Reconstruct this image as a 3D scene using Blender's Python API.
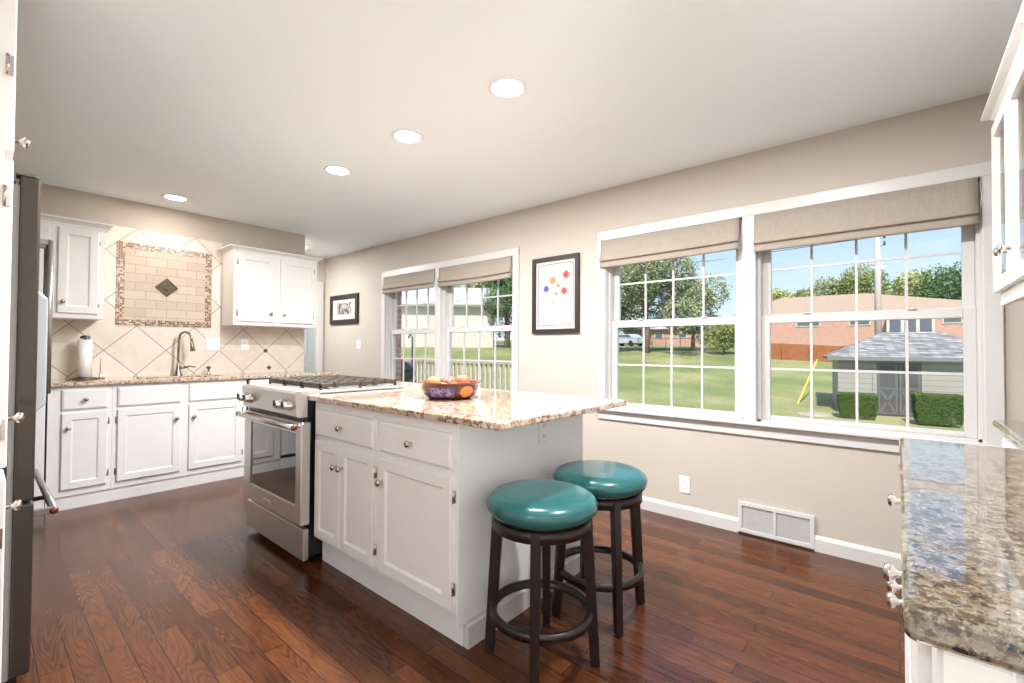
import bpy, bmesh, math, random
from mathutils import Vector, Matrix

for o in list(bpy.data.objects):
    bpy.data.objects.remove(o)
S = bpy.context.scene
COL = S.collection
PI = math.pi

# ------------------------------------------------------------------ camera, sky, sun, lamps, exposure
H = 1.195                       # eye height
F = 454.43
YAW, PITCH, ROLL = math.radians(49.712), math.radians(0.978), math.radians(0.307)
cam_d = bpy.data.cameras.new('camera')
cam_d.sensor_width = 36.0
cam_d.lens = F / 1024 * 36.0
cam_d.clip_start = 0.02
cam_d.clip_end = 400
cam = bpy.data.objects.new('camera', cam_d)
COL.objects.link(cam)
fw = Vector((math.sin(YAW) * math.cos(PITCH), math.cos(YAW) * math.cos(PITCH), math.sin(PITCH)))
rt = Vector((math.cos(YAW), -math.sin(YAW), 0))
up = rt.cross(fw)
r2 = math.cos(ROLL) * rt + math.sin(ROLL) * up
u2 = -math.sin(ROLL) * rt + math.cos(ROLL) * up
cam.matrix_world = Matrix(((r2.x, u2.x, -fw.x, 0), (r2.y, u2.y, -fw.y, 0), (r2.z, u2.z, -fw.z, H), (0, 0, 0, 1)))
S.camera = cam

S.view_settings.view_transform = 'Standard'
S.view_settings.look = 'None'
S.view_settings.gamma = 1.0
S.view_settings.use_curve_mapping = False
S.view_settings.exposure = 0.1

W = bpy.data.worlds.new('World')
S.world = W
W.use_nodes = True
wn = W.node_tree.nodes; wl = W.node_tree.links
wn.clear()
wo = wn.new('ShaderNodeOutputWorld'); bg = wn.new('ShaderNodeBackground')
tc = wn.new('ShaderNodeTexCoord'); sp = wn.new('ShaderNodeSeparateXYZ'); cr = wn.new('ShaderNodeValToRGB')
wl.new(tc.outputs['Generated'], sp.inputs[0]); wl.new(sp.outputs['Z'], cr.inputs[0])
cr.color_ramp.elements[0].position = 0.0; cr.color_ramp.elements[0].color = (0.74, 0.83, 0.93, 1)
cr.color_ramp.elements[1].position = 0.55; cr.color_ramp.elements[1].color = (0.28, 0.48, 0.88, 1)
e = cr.color_ramp.elements.new(0.16); e.color = (0.52, 0.68, 0.88, 1)
e = cr.color_ramp.elements.new(0.3); e.color = (0.36, 0.55, 0.84, 1)
wl.new(cr.outputs[0], bg.inputs[0]); bg.inputs[1].default_value = 1.3
wl.new(bg.outputs[0], wo.inputs[0])

def lamp(name, kind, loc, energy, col=(1, 1, 1), aim=None, **kw):
    d = bpy.data.lights.new(name, kind); d.energy = energy; d.color = col
    for k, v in kw.items(): setattr(d, k, v)
    o = bpy.data.objects.new(name, d); COL.objects.link(o); o.location = loc
    if aim is not None:
        o.rotation_euler = Vector(aim).to_track_quat('-Z', 'Y').to_euler()
    return o

lamp('sun', 'SUN', (-10, -6, 20), 6.6, (1, .96, .9), aim=(0.80, 0.25, -0.95), angle=0.03)
CEIL = 2.496
CAN_W = 48.0
FILL_GLOBE_W = 30.0
FILL_UPL = [(-0.5, -1.9, 0.4, 80.0)]
FILL_GLOBES = [(-0.7, -1.1, 1.10)]
CANS = [(1.69, 1.47), (1.69, 2.28), (1.69, 3.11), (1.10, 4.77)]
FILL_CANS = [(-2.2, 0.2), (1.69, 0.35), (2.2, 5.76)]  # added recessed lights, all out of view, that fill the room

# ------------------------------------------------------------------ helpers: scene graph
def empty(name, loc, label=None, cat=None, group=None, kind=None, rz=0.0):
    o = bpy.data.objects.new(name, None); COL.objects.link(o)
    o.location = loc; o.rotation_euler = (0, 0, rz); o.empty_display_size = 0.1
    return tag(o, label, cat, group, kind)

def tag(o, label=None, cat=None, group=None, kind=None):
    if label: o['label'] = label
    if cat: o['category'] = cat
    if group: o['group'] = group
    if kind: o['kind'] = kind
    return o

def worigin(o):
    v = Vector(o.location)
    while o.parent: o = o.parent; v = v + Vector(o.location)
    return v

class MB:
    """collects geometry in world (or thing-local) coordinates; build() links it as ONE mesh object"""
    def __init__(s): s.bm = bmesh.new()
    def face(s, pts, smooth=False):
        f = s.bm.faces.new([s.bm.verts.new(p) for p in pts]); f.smooth = smooth
        return s
    def box(s, x0, x1, y0, y1, z0, z1, bev=0.0, seg=1):
        return s.hexa([(x0, y0, z0), (x1, y0, z0), (x1, y1, z0), (x0, y1, z0), (x0, y0, z1), (x1, y0, z1), (x1, y1, z1), (x0, y1, z1)], bev, seg)
    def hexa(s, P, bev=0.0, seg=1):
        v = [s.bm.verts.new(p) for p in P]
        fs = [s.bm.faces.new([v[i] for i in q]) for q in ((3, 2, 1, 0), (4, 5, 6, 7), (0, 1, 5, 4), (1, 2, 6, 5), (2, 3, 7, 6), (3, 0, 4, 7))]
        if bev > 0:
            es = {e for f in fs for e in f.edges}
            bmesh.ops.bevel(s.bm, geom=list(es), offset=bev, segments=seg, affect='EDGES', profile=0.5)
        return s
    def lathe(s, prof, c, axis=(0, 0, 1), n=16, smooth=True, caps=True, a0=0.0):
        """prof: list of (r, h) along axis from point c"""
        ax = Vector(axis).normalized(); q = ax.to_track_quat('Z', 'Y'); c = Vector(c)
        rings = []
        for r, h in prof:
            if r < 1e-6: rings.append([s.bm.verts.new(c + ax * h)])
            else: rings.append([s.bm.verts.new(c + q @ Vector((r * math.cos(a0 + 2 * PI * i / n), r * math.sin(a0 + 2 * PI * i / n), h))) for i in range(n)])
        for a, b in zip(rings, rings[1:]):
            for i in range(n):
                j = (i + 1) % n
                if len(a) == 1 and len(b) == 1: continue
                if len(a) == 1: f = s.bm.faces.new((a[0], b[j], b[i]))
                elif len(b) == 1: f = s.bm.faces.new((a[i], a[j], b[0]))
                else: f = s.bm.faces.new((a[i], a[j], b[j], b[i]))
                f.smooth = smooth
        if caps:
            if len(rings[0]) > 1: s.bm.faces.new(rings[0][::-1])
            if len(rings[-1]) > 1: s.bm.faces.new(rings[-1])
        return s
    def cyl(s, p, q, r, r2=None, n=12, smooth=True):
        p = Vector(p); q = Vector(q); d = q - p
        return s.lathe([(r, 0), (r if r2 is None else r2, d.length)], p, d, n, smooth)
    def tube(s, pts, r, n=10, closed=False):
        pts = [Vector(p) for p in pts]; m = len(pts); rings = []
        rr = r if isinstance(r, (list, tuple)) else [r] * m
        nrm = None
        for i, p in enumerate(pts):
            if closed: t = (pts[(i + 1) % m] - pts[i - 1]).normalized()
            else: t = (pts[min(i + 1, m - 1)] - pts[max(i - 1, 0)]).normalized()
            if nrm is None:
                nrm = t.orthogonal().normalized()
            nrm = (nrm - t * nrm.dot(t)).normalized(); b = t.cross(nrm)
            rings.append([s.bm.verts.new(p + rr[i] * (math.cos(2 * PI * k / n) * nrm + math.sin(2 * PI * k / n) * b)) for k in range(n)])
        rg = list(zip(rings, rings[1:])) + ([(rings[-1], rings[0])] if closed else [])
        for a, c in rg:
            for k in range(n):
                f = s.bm.faces.new((a[k], a[(k + 1) % n], c[(k + 1) % n], c[k])); f.smooth = True
        if not closed:
            s.bm.faces.new(rings[0][::-1]); s.bm.faces.new(rings[-1])
        return s
    def extrude_profile(s, prof, fn, a, b):
        """closed 2D profile [(p,q)], fn(p,q,t)->xyz, extruded from t=a to t=b"""
        A = [s.bm.verts.new(fn(p, q, a)) for p, q in prof]; B = [s.bm.verts.new(fn(p, q, b)) for p, q in prof]
        n = len(prof)
        for i in range(n):
            j = (i + 1) % n; s.bm.faces.new((A[i], A[j], B[j], B[i]))
        s.bm.faces.new(A[::-1]); s.bm.faces.new(B)
        return s
    def build(s, name, mat, parent=None, label=None, kind=None, group=None, local=False, cat=None):
        bm = s.bm
        bmesh.ops.recalc_face_normals(bm, faces=bm.faces[:])
        me = bpy.data.meshes.new(name)
        off = Vector((0, 0, 0))
        if parent is not None and not local: off = worigin(parent)
        if off.length: bmesh.ops.translate(bm, verts=bm.verts[:], vec=-off)
        bm.to_mesh(me); bm.free()
        for m in (mat if isinstance(mat, (list, tuple)) else [mat]): me.materials.append(m)
        o = bpy.data.objects.new(name, me); COL.objects.link(o)
        if parent is not None: o.parent = parent
        return tag(o, label, cat, group, kind)

class Fr:
    """a vertical working frame: u along U, w up, n outward along N"""
    def __init__(s, O, U, N): s.O = Vector(O); s.U = Vector(U); s.N = Vector(N)
    def p(s, u, w, n): return s.O + s.U * u + s.N * n + Vector((0, 0, w))
    def box(s, mb, u0, u1, w0, w1, n0, n1, bev=0.0):
        return mb.hexa([s.p(u0, w0, n0), s.p(u1, w0, n0), s.p(u1, w0, n1), s.p(u0, w0, n1), s.p(u0, w1, n0), s.p(u1, w1, n0), s.p(u1, w1, n1), s.p(u0, w1, n1)], bev)
    def panel(s, mb, u0, u1, w0, w1, loops, back=True):
        prev = None
        for k, (i, n) in enumerate(loops):
            v = [mb.bm.verts.new(s.p(a, b, n)) for a, b in ((u0 + i, w0 + i), (u1 - i, w0 + i), (u1 - i, w1 - i), (u0 + i, w1 - i))]
            if prev is None:
                if back: mb.bm.faces.new(v[::-1])
            else:
                for q in range(4): mb.bm.faces.new((prev[q], prev[(q + 1) % 4], v[(q + 1) % 4], v[q]))
            prev = v
        mb.bm.faces.new(prev)
        return mb
    def ring(s, mb, u0, u1, w0, w1, width, n0, n1):
        s.box(mb, u0, u0 + width, w0, w1, n0, n1); s.box(mb, u1 - width, u1, w0, w1, n0, n1)
        s.box(mb, u0 + width, u1 - width, w0, w0 + width, n0, n1); s.box(mb, u0 + width, u1 - width, w1 - width, w1, n0, n1)
        return mb

# ------------------------------------------------------------------ helpers: materials
def newmat(name):
    m = bpy.data.materials.new(name); m.use_nodes = True
    return m, m.node_tree.nodes, m.node_tree.links, m.node_tree.nodes['Principled BSDF']

def pm(name, col, rough=0.5, metal=0.0, noise=0.0, nscale=20.0, bump=0.0, coat=0.0, spec=0.5):
    m, n, l, b = newmat(name)
    b.inputs['Base Color'].default_value = (*col, 1); b.inputs['Roughness'].default_value = rough
    b.inputs['Metallic'].default_value = metal; b.inputs['Coat Weight'].default_value = coat
    b.inputs['Specular IOR Level'].default_value = spec
    tx = n.new('ShaderNodeTexCoord'); nz = n.new('ShaderNodeTexNoise'); nz.inputs['Scale'].default_value = nscale
    nz.inputs['Detail'].default_value = 4
    l.new(tx.outputs['Object'], nz.inputs['Vector'])
    mx = n.new('ShaderNodeMix'); mx.data_type = 'RGBA'
    k = noise if noise else 0.02
    mx.inputs[6].default_value = (*[c * (1 - k) for c in col], 1); mx.inputs[7].default_value = (*[min(1, c * (1 + k)) for c in col], 1)
    l.new(nz.outputs['Fac'], mx.inputs[0]); l.new(mx.outputs[2], b.inputs['Base Color'])
    if bump:
        bp = n.new('ShaderNodeBump'); bp.inputs['Strength'].default_value = bump; bp.inputs['Distance'].default_value = 0.01
        l.new(nz.outputs['Fac'], bp.inputs['Height']); l.new(bp.outputs[0], b.inputs['Normal'])
    return m

def emis(name, col, s):
    m, n, l, b = newmat(name)
    b.inputs['Base Color'].default_value = (*col, 1); b.inputs['Emission Color'].default_value = (*col, 1); b.inputs['Emission Strength'].default_value = s
    return m

class NG:
    def __init__(s, name): s.m, s.n, s.l, s.b = newmat(name)
    def co(s, out='Object'): return s.n.new('ShaderNodeTexCoord').outputs[out]
    def sep(s, v):
        q = s.n.new('ShaderNodeSeparateXYZ'); s.l.new(v, q.inputs[0]); return q.outputs
    def comb(s, x, y, z):
        q = s.n.new('ShaderNodeCombineXYZ')
        for i, a in enumerate((x, y, z)): s.put(a, q.inputs[i])
        return q.outputs[0]
    def put(s, a, i):
        if isinstance(a, (int, float)): i.default_value = a
        elif isinstance(a, tuple): i.default_value = a if len(a) == 4 else (*a, 1)
        else: s.l.new(a, i)
    def math(s, op, a, b=0.0, c=0.0):
        q = s.n.new('ShaderNodeMath'); q.operation = op
        s.put(a, q.inputs[0]); s.put(b, q.inputs[1]); s.put(c, q.inputs[2]); return q.outputs[0]
    def noise(s, v, scale, detail=4, rough=0.5, out='Fac'):
        q = s.n.new('ShaderNodeTexNoise'); q.inputs['Scale'].default_value = scale; q.inputs['Detail'].default_value = detail
        q.inputs['Roughness'].default_value = rough; s.l.new(v, q.inputs['Vector']); return q.outputs[out]
    def voro(s, v, scale, out='Distance', feature='F1'):
        q = s.n.new('ShaderNodeTexVoronoi'); q.feature = feature; q.inputs['Scale'].default_value = scale; s.l.new(v, q.inputs['Vector']); return q.outputs[out]
    def ramp(s, f, st, interp='LINEAR'):
        q = s.n.new('ShaderNodeValToRGB'); s.l.new(f, q.inputs[0]); q.color_ramp.interpolation = interp
        e = q.color_ramp.elements
        for i, (p, c) in enumerate(st):
            el = e[i] if i < 2 else e.new(p)
            el.position = p; el.color = (*c, 1) if len(c) == 3 else c
        return q.outputs[0]
    def mix(s, f, a, b, blend='MIX'):
        q = s.n.new('ShaderNodeMix'); q.data_type = 'RGBA'; q.blend_type = blend
        s.put(f, q.inputs[0]); s.put(a, q.inputs[6]); s.put(b, q.inputs[7]); return q.outputs[2]
    def scale(s, v, sc, rot=(0, 0, 0), loc=(0, 0, 0)):
        q = s.n.new('ShaderNodeMapping'); q.inputs['Scale'].default_value = sc; q.inputs['Rotation'].default_value = rot; q.inputs['Location'].default_value = loc
        s.l.new(v, q.inputs[0]); return q.outputs[0]
    def bump(s, h, st, dist=0.01):
        q = s.n.new('ShaderNodeBump'); q.inputs['Strength'].default_value = st; q.inputs['Distance'].default_value = dist
        s.l.new(h, q.inputs['Height']); s.l.new(q.outputs[0], s.b.inputs['Normal'])
    def brick(s, v, c1, c2, mo, bw, rh, ms, off=0.5, scale=1.0):
        q = s.n.new('ShaderNodeTexBrick'); s.l.new(v, q.inputs['Vector']); q.offset = off
        q.inputs['Color1'].default_value = (*c1, 1); q.inputs['Color2'].default_value = (*c2, 1); q.inputs['Mortar'].default_value = (*mo, 1)
        q.inputs['Scale'].default_value = scale; q.inputs['Brick Width'].default_value = bw; q.inputs['Row Height'].default_value = rh; q.inputs['Mortar Size'].default_value = ms
        return q.outputs
    def done(s, col=None, rough=None, metal=None):
        if col is not None: s.put(col, s.b.inputs['Base Color'])
        if rough is not None: s.put(rough, s.b.inputs['Roughness'])
        if metal is not None: s.b.inputs['Metallic'].default_value = metal
        return s.m

M = {}
M['wall'] = pm('beige_wall_paint', (0.53, 0.465, 0.40), 0.85, noise=0.02, nscale=6)
M['ceil'] = pm('ceiling_paint', (0.87, 0.92, 0.95), 0.9, noise=0.01, nscale=5)
M['trim'] = pm('white_trim_paint', (0.63, 0.60, 0.575), 0.35)
M['cab'] = pm('white_cabinet_paint', (0.83, 0.80, 0.775), 0.32)
M['endp'] = pm('grey_white_panel_paint', (0.86, 0.86, 0.855), 0.5)
M['steel'] = pm('brushed_steel', (0.72, 0.69, 0.66), 0.34, 0.9, noise=0.04, nscale=60)
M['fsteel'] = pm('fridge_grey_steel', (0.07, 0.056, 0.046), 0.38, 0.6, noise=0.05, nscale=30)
M['dsteel'] = pm('dark_steel', (0.20, 0.18, 0.16), 0.3, 1.0)
M['nickel'] = pm('brushed_nickel', (0.58, 0.53, 0.48), 0.22, 1.0)
M['bnickel'] = pm('warm_dark_nickel', (0.40, 0.33, 0.27), 0.25, 1.0)
M['black'] = pm('black_enamel', (0.012, 0.012, 0.012), 0.3)
M['iron'] = pm('cast_iron', (0.055, 0.04, 0.032), 0.45, noise=0.2, nscale=80)
M['copper'] = pm('red_copper_cap', (0.24, 0.06, 0.04), 0.3, 0.7)
M['ovenglass'] = pm('dark_oven_glass', (0.02, 0.02, 0.022), 0.03, 0.0, coat=1.0, spec=1.0)
M['darkwood'] = pm('espresso_wood', (0.014, 0.006, 0.0045), 0.36, noise=0.3, nscale=18)
M['teal'] = pm('teal_leather', (0.016, 0.105, 0.105), 0.24, noise=0.25, nscale=8, bump=0.08, coat=0.2)
M['white'] = pm('white_plastic', (0.85, 0.83, 0.8), 0.4)
M['greyvent'] = pm('vent_shadow_grey', (0.45, 0.43, 0.40), 0.7)
M['paper'] = pm('paper_roll', (0.88, 0.87, 0.84), 0.9, noise=0.03, nscale=40)
M['frame'] = pm('dark_picture_frame', (0.018, 0.011, 0.008), 0.5)
M['mat'] = pm('cream_mat_board', (0.56, 0.52, 0.48), 0.8)
M['bronze'] = pm('bronze_tile', (0.10, 0.075, 0.05), 0.35, 0.5, noise=0.5, nscale=90, bump=0.6)
M['orange'] = pm('orange_peel', (0.72, 0.25, 0.07), 0.45, noise=0.15, nscale=12, bump=0.1)
M['peach'] = pm('peach_skin', (0.68, 0.16, 0.08), 0.5, noise=0.35, nscale=9)
M['apple'] = pm('red_apple_skin', (0.55, 0.07, 0.05), 0.3, noise=0.4, nscale=10)
M['stem'] = pm('fruit_stem', (0.12, 0.10, 0.04), 0.7)
M['black_rubber'] = pm('rubber', (0.02, 0.02, 0.02), 0.7)
M['hallwood'] = pm('greyed_door_paint', (0.40, 0.44, 0.43), 0.5)
M['lawn'] = None

# linen shade
g = NG('linen_shade'); v = g.co(); a = g.noise(g.scale(v, (20, 20, 600)), 1.0, 3); c = g.noise(g.scale(v, (20, 500, 20)), 1.0, 3)
f = g.math('ADD', a, c); f = g.math('MULTIPLY', f, 0.5)
col = g.ramp(f, [(0.35, (0.32, 0.265, 0.215)), (0.65, (0.41, 0.345, 0.285))]); g.bump(f, 0.2, 0.002)
M['linen'] = g.done(col, 0.95)

# hardwood floor: planks run along Y
g = NG('hardwood_floor'); v = g.co(); x, y, z = g.sep(v)
sw = g.comb(y, x, 0.0)
br = g.brick(sw, (0.0, 0, 0), (1, 1, 1), (0.5, 0.5, 0.5), 0.95, 0.083, 0.0016)
tone = br['Color']; mort = br['Fac']
tn = g.n.new('ShaderNodeSeparateColor'); g.l.new(tone, tn.inputs[0]); tv = tn.outputs[0]
v2 = g.comb(g.math('MULTIPLY', x, 7.0), g.math('MULTIPLY', y, 1.5), g.math('MULTIPLY', tv, 40.0))
gr = g.noise(v2, 2.2, 6, 0.6)
v3 = g.comb(g.math('MULTIPLY', x, 8.0), g.math('MULTIPLY', y, 0.8), g.math('MULTIPLY', tv, 13.0))
cath = g.noise(v3, 1.3, 2, 0.4)                                   # slow field whose contour lines are the cathedral grain
lines = g.math('ABSOLUTE', g.math('SUBTRACT', g.math('FRACT', g.math('MULTIPLY', cath, 26.0)), 0.5))
lines = g.math('MULTIPLY', lines, 2.0)
fine = g.noise(g.comb(g.math('MULTIPLY', x, 60.0), g.math('MULTIPLY', y, 2.5), g.math('MULTIPLY', tv, 40.0)), 2.0, 4, 0.6)
mixf = g.math('ADD', g.math('MULTIPLY', lines, 0.17), g.math('MULTIPLY', gr, 0.24))
mixf = g.math('ADD', mixf, g.math('MULTIPLY', fine, 0.22)); mixf = g.math('ADD', mixf, g.math('MULTIPLY', tv, 0.26))
col = g.ramp(mixf, [(0.22, (0.030, 0.008, 0.003)), (0.42, (0.082, 0.024, 0.0085)), (0.58, (0.125, 0.040, 0.013)), (0.80, (0.19, 0.068, 0.024))])
col = g.mix(mort, col, (0.012, 0.004, 0.002, 1))
rr = g.ramp(gr, [(0.2, (0.17, 0.17, 0.17)), (0.8, (0.28, 0.28, 0.28))])
g.bump(g.math('SUBTRACT', g.math('MULTIPLY', mixf, 0.2), mort), 0.08, 0.002)
g.b.inputs['Specular IOR Level'].default_value = 0.38
M['floor'] = g.done(col, rr)

# granite
def granite(name, base, tan, brown, dark, sc=1.0, kb=0.50, kd=0.56):
    g = NG(name); v = g.co()
    n1 = g.noise(v, 20 * sc, 5, 0.65); n3 = g.noise(g.scale(v, (1, 1, 1), loc=(5, 3, 1)), 30 * sc, 6, 0.72)
    col = g.ramp(n1, [(0.36, base), (0.48, tan), (0.56, base), (0.68, tan)])
    col = g.mix(g.ramp(n3, [(kb, (0, 0, 0)), (kb + .07, (1, 1, 1))]), col, (*brown, 1))
    n4 = g.noise(g.scale(v, (1, 1, 1), loc=(1, 7, 2)), 38 * sc, 6, 0.65)
    col = g.mix(g.ramp(n4, [(kd, (0, 0, 0)), (kd + .05, (1, 1, 1))]), col, (*dark, 1))
    n2 = g.noise(v, 90 * sc, 4, 0.6)
    col = g.mix(g.ramp(n2, [(0.58, (0, 0, 0)), (0.68, (0.7, 0.7, 0.7))]), col, (0.40, 0.37, 0.35, 1))
    g.b.inputs['Specular IOR Level'].default_value = 0.8; g.b.inputs['Coat Weight'].default_value = 0.45; g.b.inputs['Coat Roughness'].default_value = 0.02
    return g.done(col, 0.07)
M['granite'] = granite('cream_brown_granite', (0.74, 0.62, 0.52), (0.52, 0.34, 0.20), (0.26, 0.12, 0.065), (0.045, 0.03, 0.026), 1.25, .52, .57)
M['granite2'] = granite('tan_grey_granite', (0.25, 0.21, 0.165), (0.18, 0.125, 0.07), (0.085, 0.052, 0.027), (0.022, 0.017, 0.014), 1.7, .49, .54)

# diagonal backsplash tile (X/Z plane)
g = NG('diagonal_travertine_tile'); v = g.co(); x, y, z = g.sep(v)
xa = g.math('SUBTRACT', x, 0.925 - 43.5); za = g.math('SUBTRACT', z, 0.95)
P = 0.435
u = g.math('ADD', xa, za); w = g.math('SUBTRACT', xa, za)
def near(t):
    q = g.math('MODULO', g.math('ADD', t, 43.5), P)
    q = g.math('ABSOLUTE', g.math('SUBTRACT', q, P / 2))
    return g.math('SUBTRACT', P / 2, q)
d = g.math('MINIMUM', near(u), near(w))
gro = g.math('LESS_THAN', d, 0.0055)
iu = g.math('FLOOR', g.math('DIVIDE', g.math('ADD', u, 43.5), P)); iw = g.math('FLOOR', g.math('DIVIDE', g.math('ADD', w, 43.5), P))
wn_ = g.n.new('ShaderNodeTexWhiteNoise'); wn_.noise_dimensions = '2D'; g.l.new(g.comb(iu, iw, 0.0), wn_.inputs['Vector'])
nz = g.noise(v, 9, 5, 0.6)
f = g.math('ADD', g.math('MULTIPLY', wn_.outputs['Value'], 0.35), g.math('MULTIPLY', nz, 0.65))
tile = g.ramp(f, [(0.25, (0.66, 0.56, 0.47)), (0.75, (0.80, 0.73, 0.64))])
M['tile'] = g.done(g.mix(gro, tile, (0.42, 0.31, 0.22, 1)), g.math('ADD', g.math('MULTIPLY', gro, 0.4), 0.35))

# tumbled subway insert
g = NG('tumbled_subway_tile'); v = g.co(); x, y, z = g.sep(v)
o = g.brick(g.comb(x, z, 0.0), (0.62, 0.51, 0.42), (0.50, 0.39, 0.30), (0.36, 0.25, 0.17), 0.155, 0.0775, 0.003)
col = g.mix(g.math('MULTIPLY', g.noise(v, 40, 4), 0.5), o['Color'], (0.66, 0.54, 0.43, 1))
M['subway'] = g.done(col, 0.6)
# mosaic chips
g = NG('mosaic_chips'); v = g.co(); x, y, z = g.sep(v)
c = g.comb(g.math('FLOOR', g.math('MULTIPLY', x, 62.5)), g.math('FLOOR', g.math('MULTIPLY', z, 62.5)), 0.0)
wv = g.n.new('ShaderNodeTexWhiteNoise'); wv.noise_dimensions = '2D'; g.l.new(c, wv.inputs['Vector'])
col = g.ramp(wv.outputs['Value'], [(0.0, (0.62, 0.49, 0.37)), (0.16, (0.18, 0.085, 0.05)), (0.36, (0.46, 0.29, 0.18)), (0.52, (0.07, 0.04, 0.03)), (0.70, (0.55, 0.42, 0.32)), (0.80, (0.26, 0.13, 0.08))], 'CONSTANT')
fx = g.math('FRACT', g.math('MULTIPLY', x, 62.5)); fz = g.math('FRACT', g.math('MULTIPLY', z, 62.5))
gg = g.math('LESS_THAN', g.math('MINIMUM', fx, fz), 0.13)
M['mosaic'] = g.done(g.mix(gg, col, (0.52, 0.40, 0.30, 1)), 0.3)

# window glass: clear pane with a weak mirror
m, n, l, b = newmat('clear_pane'); n.remove(b)
tr = n.new('ShaderNodeBsdfTransparent'); gl = n.new('ShaderNodeBsdfGlossy'); fr = n.new('ShaderNodeFresnel'); ms = n.new('ShaderNodeMixShader')
gl.inputs['Roughness'].default_value = 0.0; geo = n.new('ShaderNodeNewGeometry'); ior = n.new('ShaderNodeMix'); l.new(geo.outputs['Backfacing'], ior.inputs[0]); ior.inputs[2].default_value = 1.35; ior.inputs[3].default_value = 1 / 1.35; l.new(ior.outputs[0], fr.inputs['IOR']); tr.inputs[0].default_value = (0.97, 0.98, 0.97, 1)
l.new(fr.outputs[0], ms.inputs[0]); l.new(tr.outputs[0], ms.inputs[1]); l.new(gl.outputs[0], ms.inputs[2]); l.new(ms.outputs[0], n['Material Output'].inputs[0])
M['glass'] = m

# outside materials
g = NG('lawn_grass'); v = g.co(); a = g.noise(v, 0.25, 4); b_ = g.noise(g.scale(v, (1, 3, 1)), 5, 5, 0.7)
f = g.math('ADD', g.math('MULTIPLY', a, 0.5), g.math('MULTIPLY', b_, 0.5))
c1 = g.ramp(f, [(0.38, (0.13, 0.165, 0.045)), (0.5, (0.205, 0.225, 0.065)), (0.60, (0.34, 0.31, 0.14))])
M['lawn'] = g.done(c1, 0.95)
g = NG('grey_shingle'); v = g.co(); x, y, z = g.sep(v)
o = g.brick(g.comb(g.math('ADD', x, y), g.math('MULTIPLY', z, 1.8), 0.0), (0.13, 0.12, 0.115), (0.40, 0.37, 0.36), (0.08, 0.075, 0.07), 0.3, 0.13, 0.012)
M['shingle'] = g.done(o['Color'], 0.9)
g = NG('red_brick'); v = g.co(); x, y, z = g.sep(v)
o = g.brick(g.comb(g.math('ADD', x, y), z, 0.0), (0.45, 0.20, 0.135), (0.55, 0.28, 0.20), (0.48, 0.38, 0.32), 0.22, 0.075, 0.01)
M['brick'] = g.done(o['Color'], 0.9)
g = NG('greige_siding'); v = g.co(); x, y, z = g.sep(v)
fz = g.math('FRACT', g.math('MULTIPLY', z, 5.0)); ln = g.math('LESS_THAN', fz, 0.08)
M['siding'] = g.done(g.mix(ln, (0.33, 0.31, 0.27, 1), (0.17, 0.16, 0.14, 1)), 0.8)
g = NG('board_fence'); v = g.co(); x, y, z = g.sep(v)
fz = g.math('FRACT', g.math('MULTIPLY', y, 5.0)); ln = g.math('LESS_THAN', fz, 0.12)
M['fencewood'] = g.done(g.mix(ln, g.ramp(g.noise(v, 3, 3), [(0.3, (0.25, 0.075, 0.022)), (0.7, (0.34, 0.115, 0.035))]), (0.2, 0.07, 0.03, 1)), 0.8)
M['pinkroof'] = pm('pinkish_shingle', (0.39, 0.27, 0.19), 0.9, noise=0.12, nscale=4)
M['greyroof'] = pm('pale_grey_roof', (0.48, 0.46, 0.455), 0.9, noise=0.1, nscale=4)
M['whitesiding'] = pm('cream_siding', (0.56, 0.51, 0.46), 0.7)
M['sheddoor'] = pm('dark_grey_door_paint', (0.075, 0.072, 0.07), 0.7)
M['shedbrace'] = pm('grey_brace_paint', (0.125, 0.12, 0.115), 0.7)
M['bark'] = pm('tree_bark', (0.20, 0.15, 0.11), 0.95, noise=0.4, nscale=14)
M['pole'] = pm('weathered_pole', (0.50, 0.44, 0.40), 0.9, noise=0.2, nscale=6)
M['deck'] = pm('weathered_deck_wood', (0.36, 0.28, 0.22), 0.85, noise=0.2, nscale=9)
M['palewood'] = pm('pale_baluster_wood', (0.50, 0.44, 0.36), 0.85, noise=0.1, nscale=9)
M['yellow'] = pm('yellow_plastic', (0.9, 0.75, 0.03), 0.5)
M['dirt'] = pm('bare_mulch', (0.42, 0.33, 0.26), 0.95, noise=0.3, nscale=5)
M['darkglass'] = pm('dark_window_glass', (0.10, 0.12, 0.14), 0.1)
M['carpaint'] = pm('silver_car_paint', (0.55, 0.60, 0.68), 0.25, 0.3)
M['asphalt'] = pm('asphalt', (0.35, 0.34, 0.34), 0.9)
def leafmat(name, a, b):
    g = NG(name); oi = g.n.new('ShaderNodeNewGeometry')
    col = g.ramp(oi.outputs['Random Per Island'], [(0.0, a), (1.0, b)])
    g.b.inputs['Specular IOR Level'].default_value = 0.2
    return g.done(col, 0.75)
M['leaf_willow'] = leafmat('silvery_green_leaves', (0.13, 0.16, 0.06), (0.42, 0.44, 0.25))
M['leaf_green'] = leafmat('mid_green_leaves', (0.10, 0.14, 0.035), (0.33, 0.37, 0.11))
M['leaf_dark'] = leafmat('dark_green_leaves', (0.03, 0.09, 0.03), (0.13, 0.24, 0.08))
M['leaf_yellow'] = leafmat('yellow_green_leaves', (0.22, 0.26, 0.08), (0.55, 0.55, 0.20))
M['leaf_hedge'] = leafmat('hedge_leaves', (0.025, 0.06, 0.012), (0.13, 0.20, 0.04))
M['bulb'] = emis('frosted_bulb', (1.0, 0.97, 0.92), 12.0)
M['globe'] = emis('paper_globe', (1.0, 0.97, 0.93), 6.0)  # glow of the added fill globe

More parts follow.
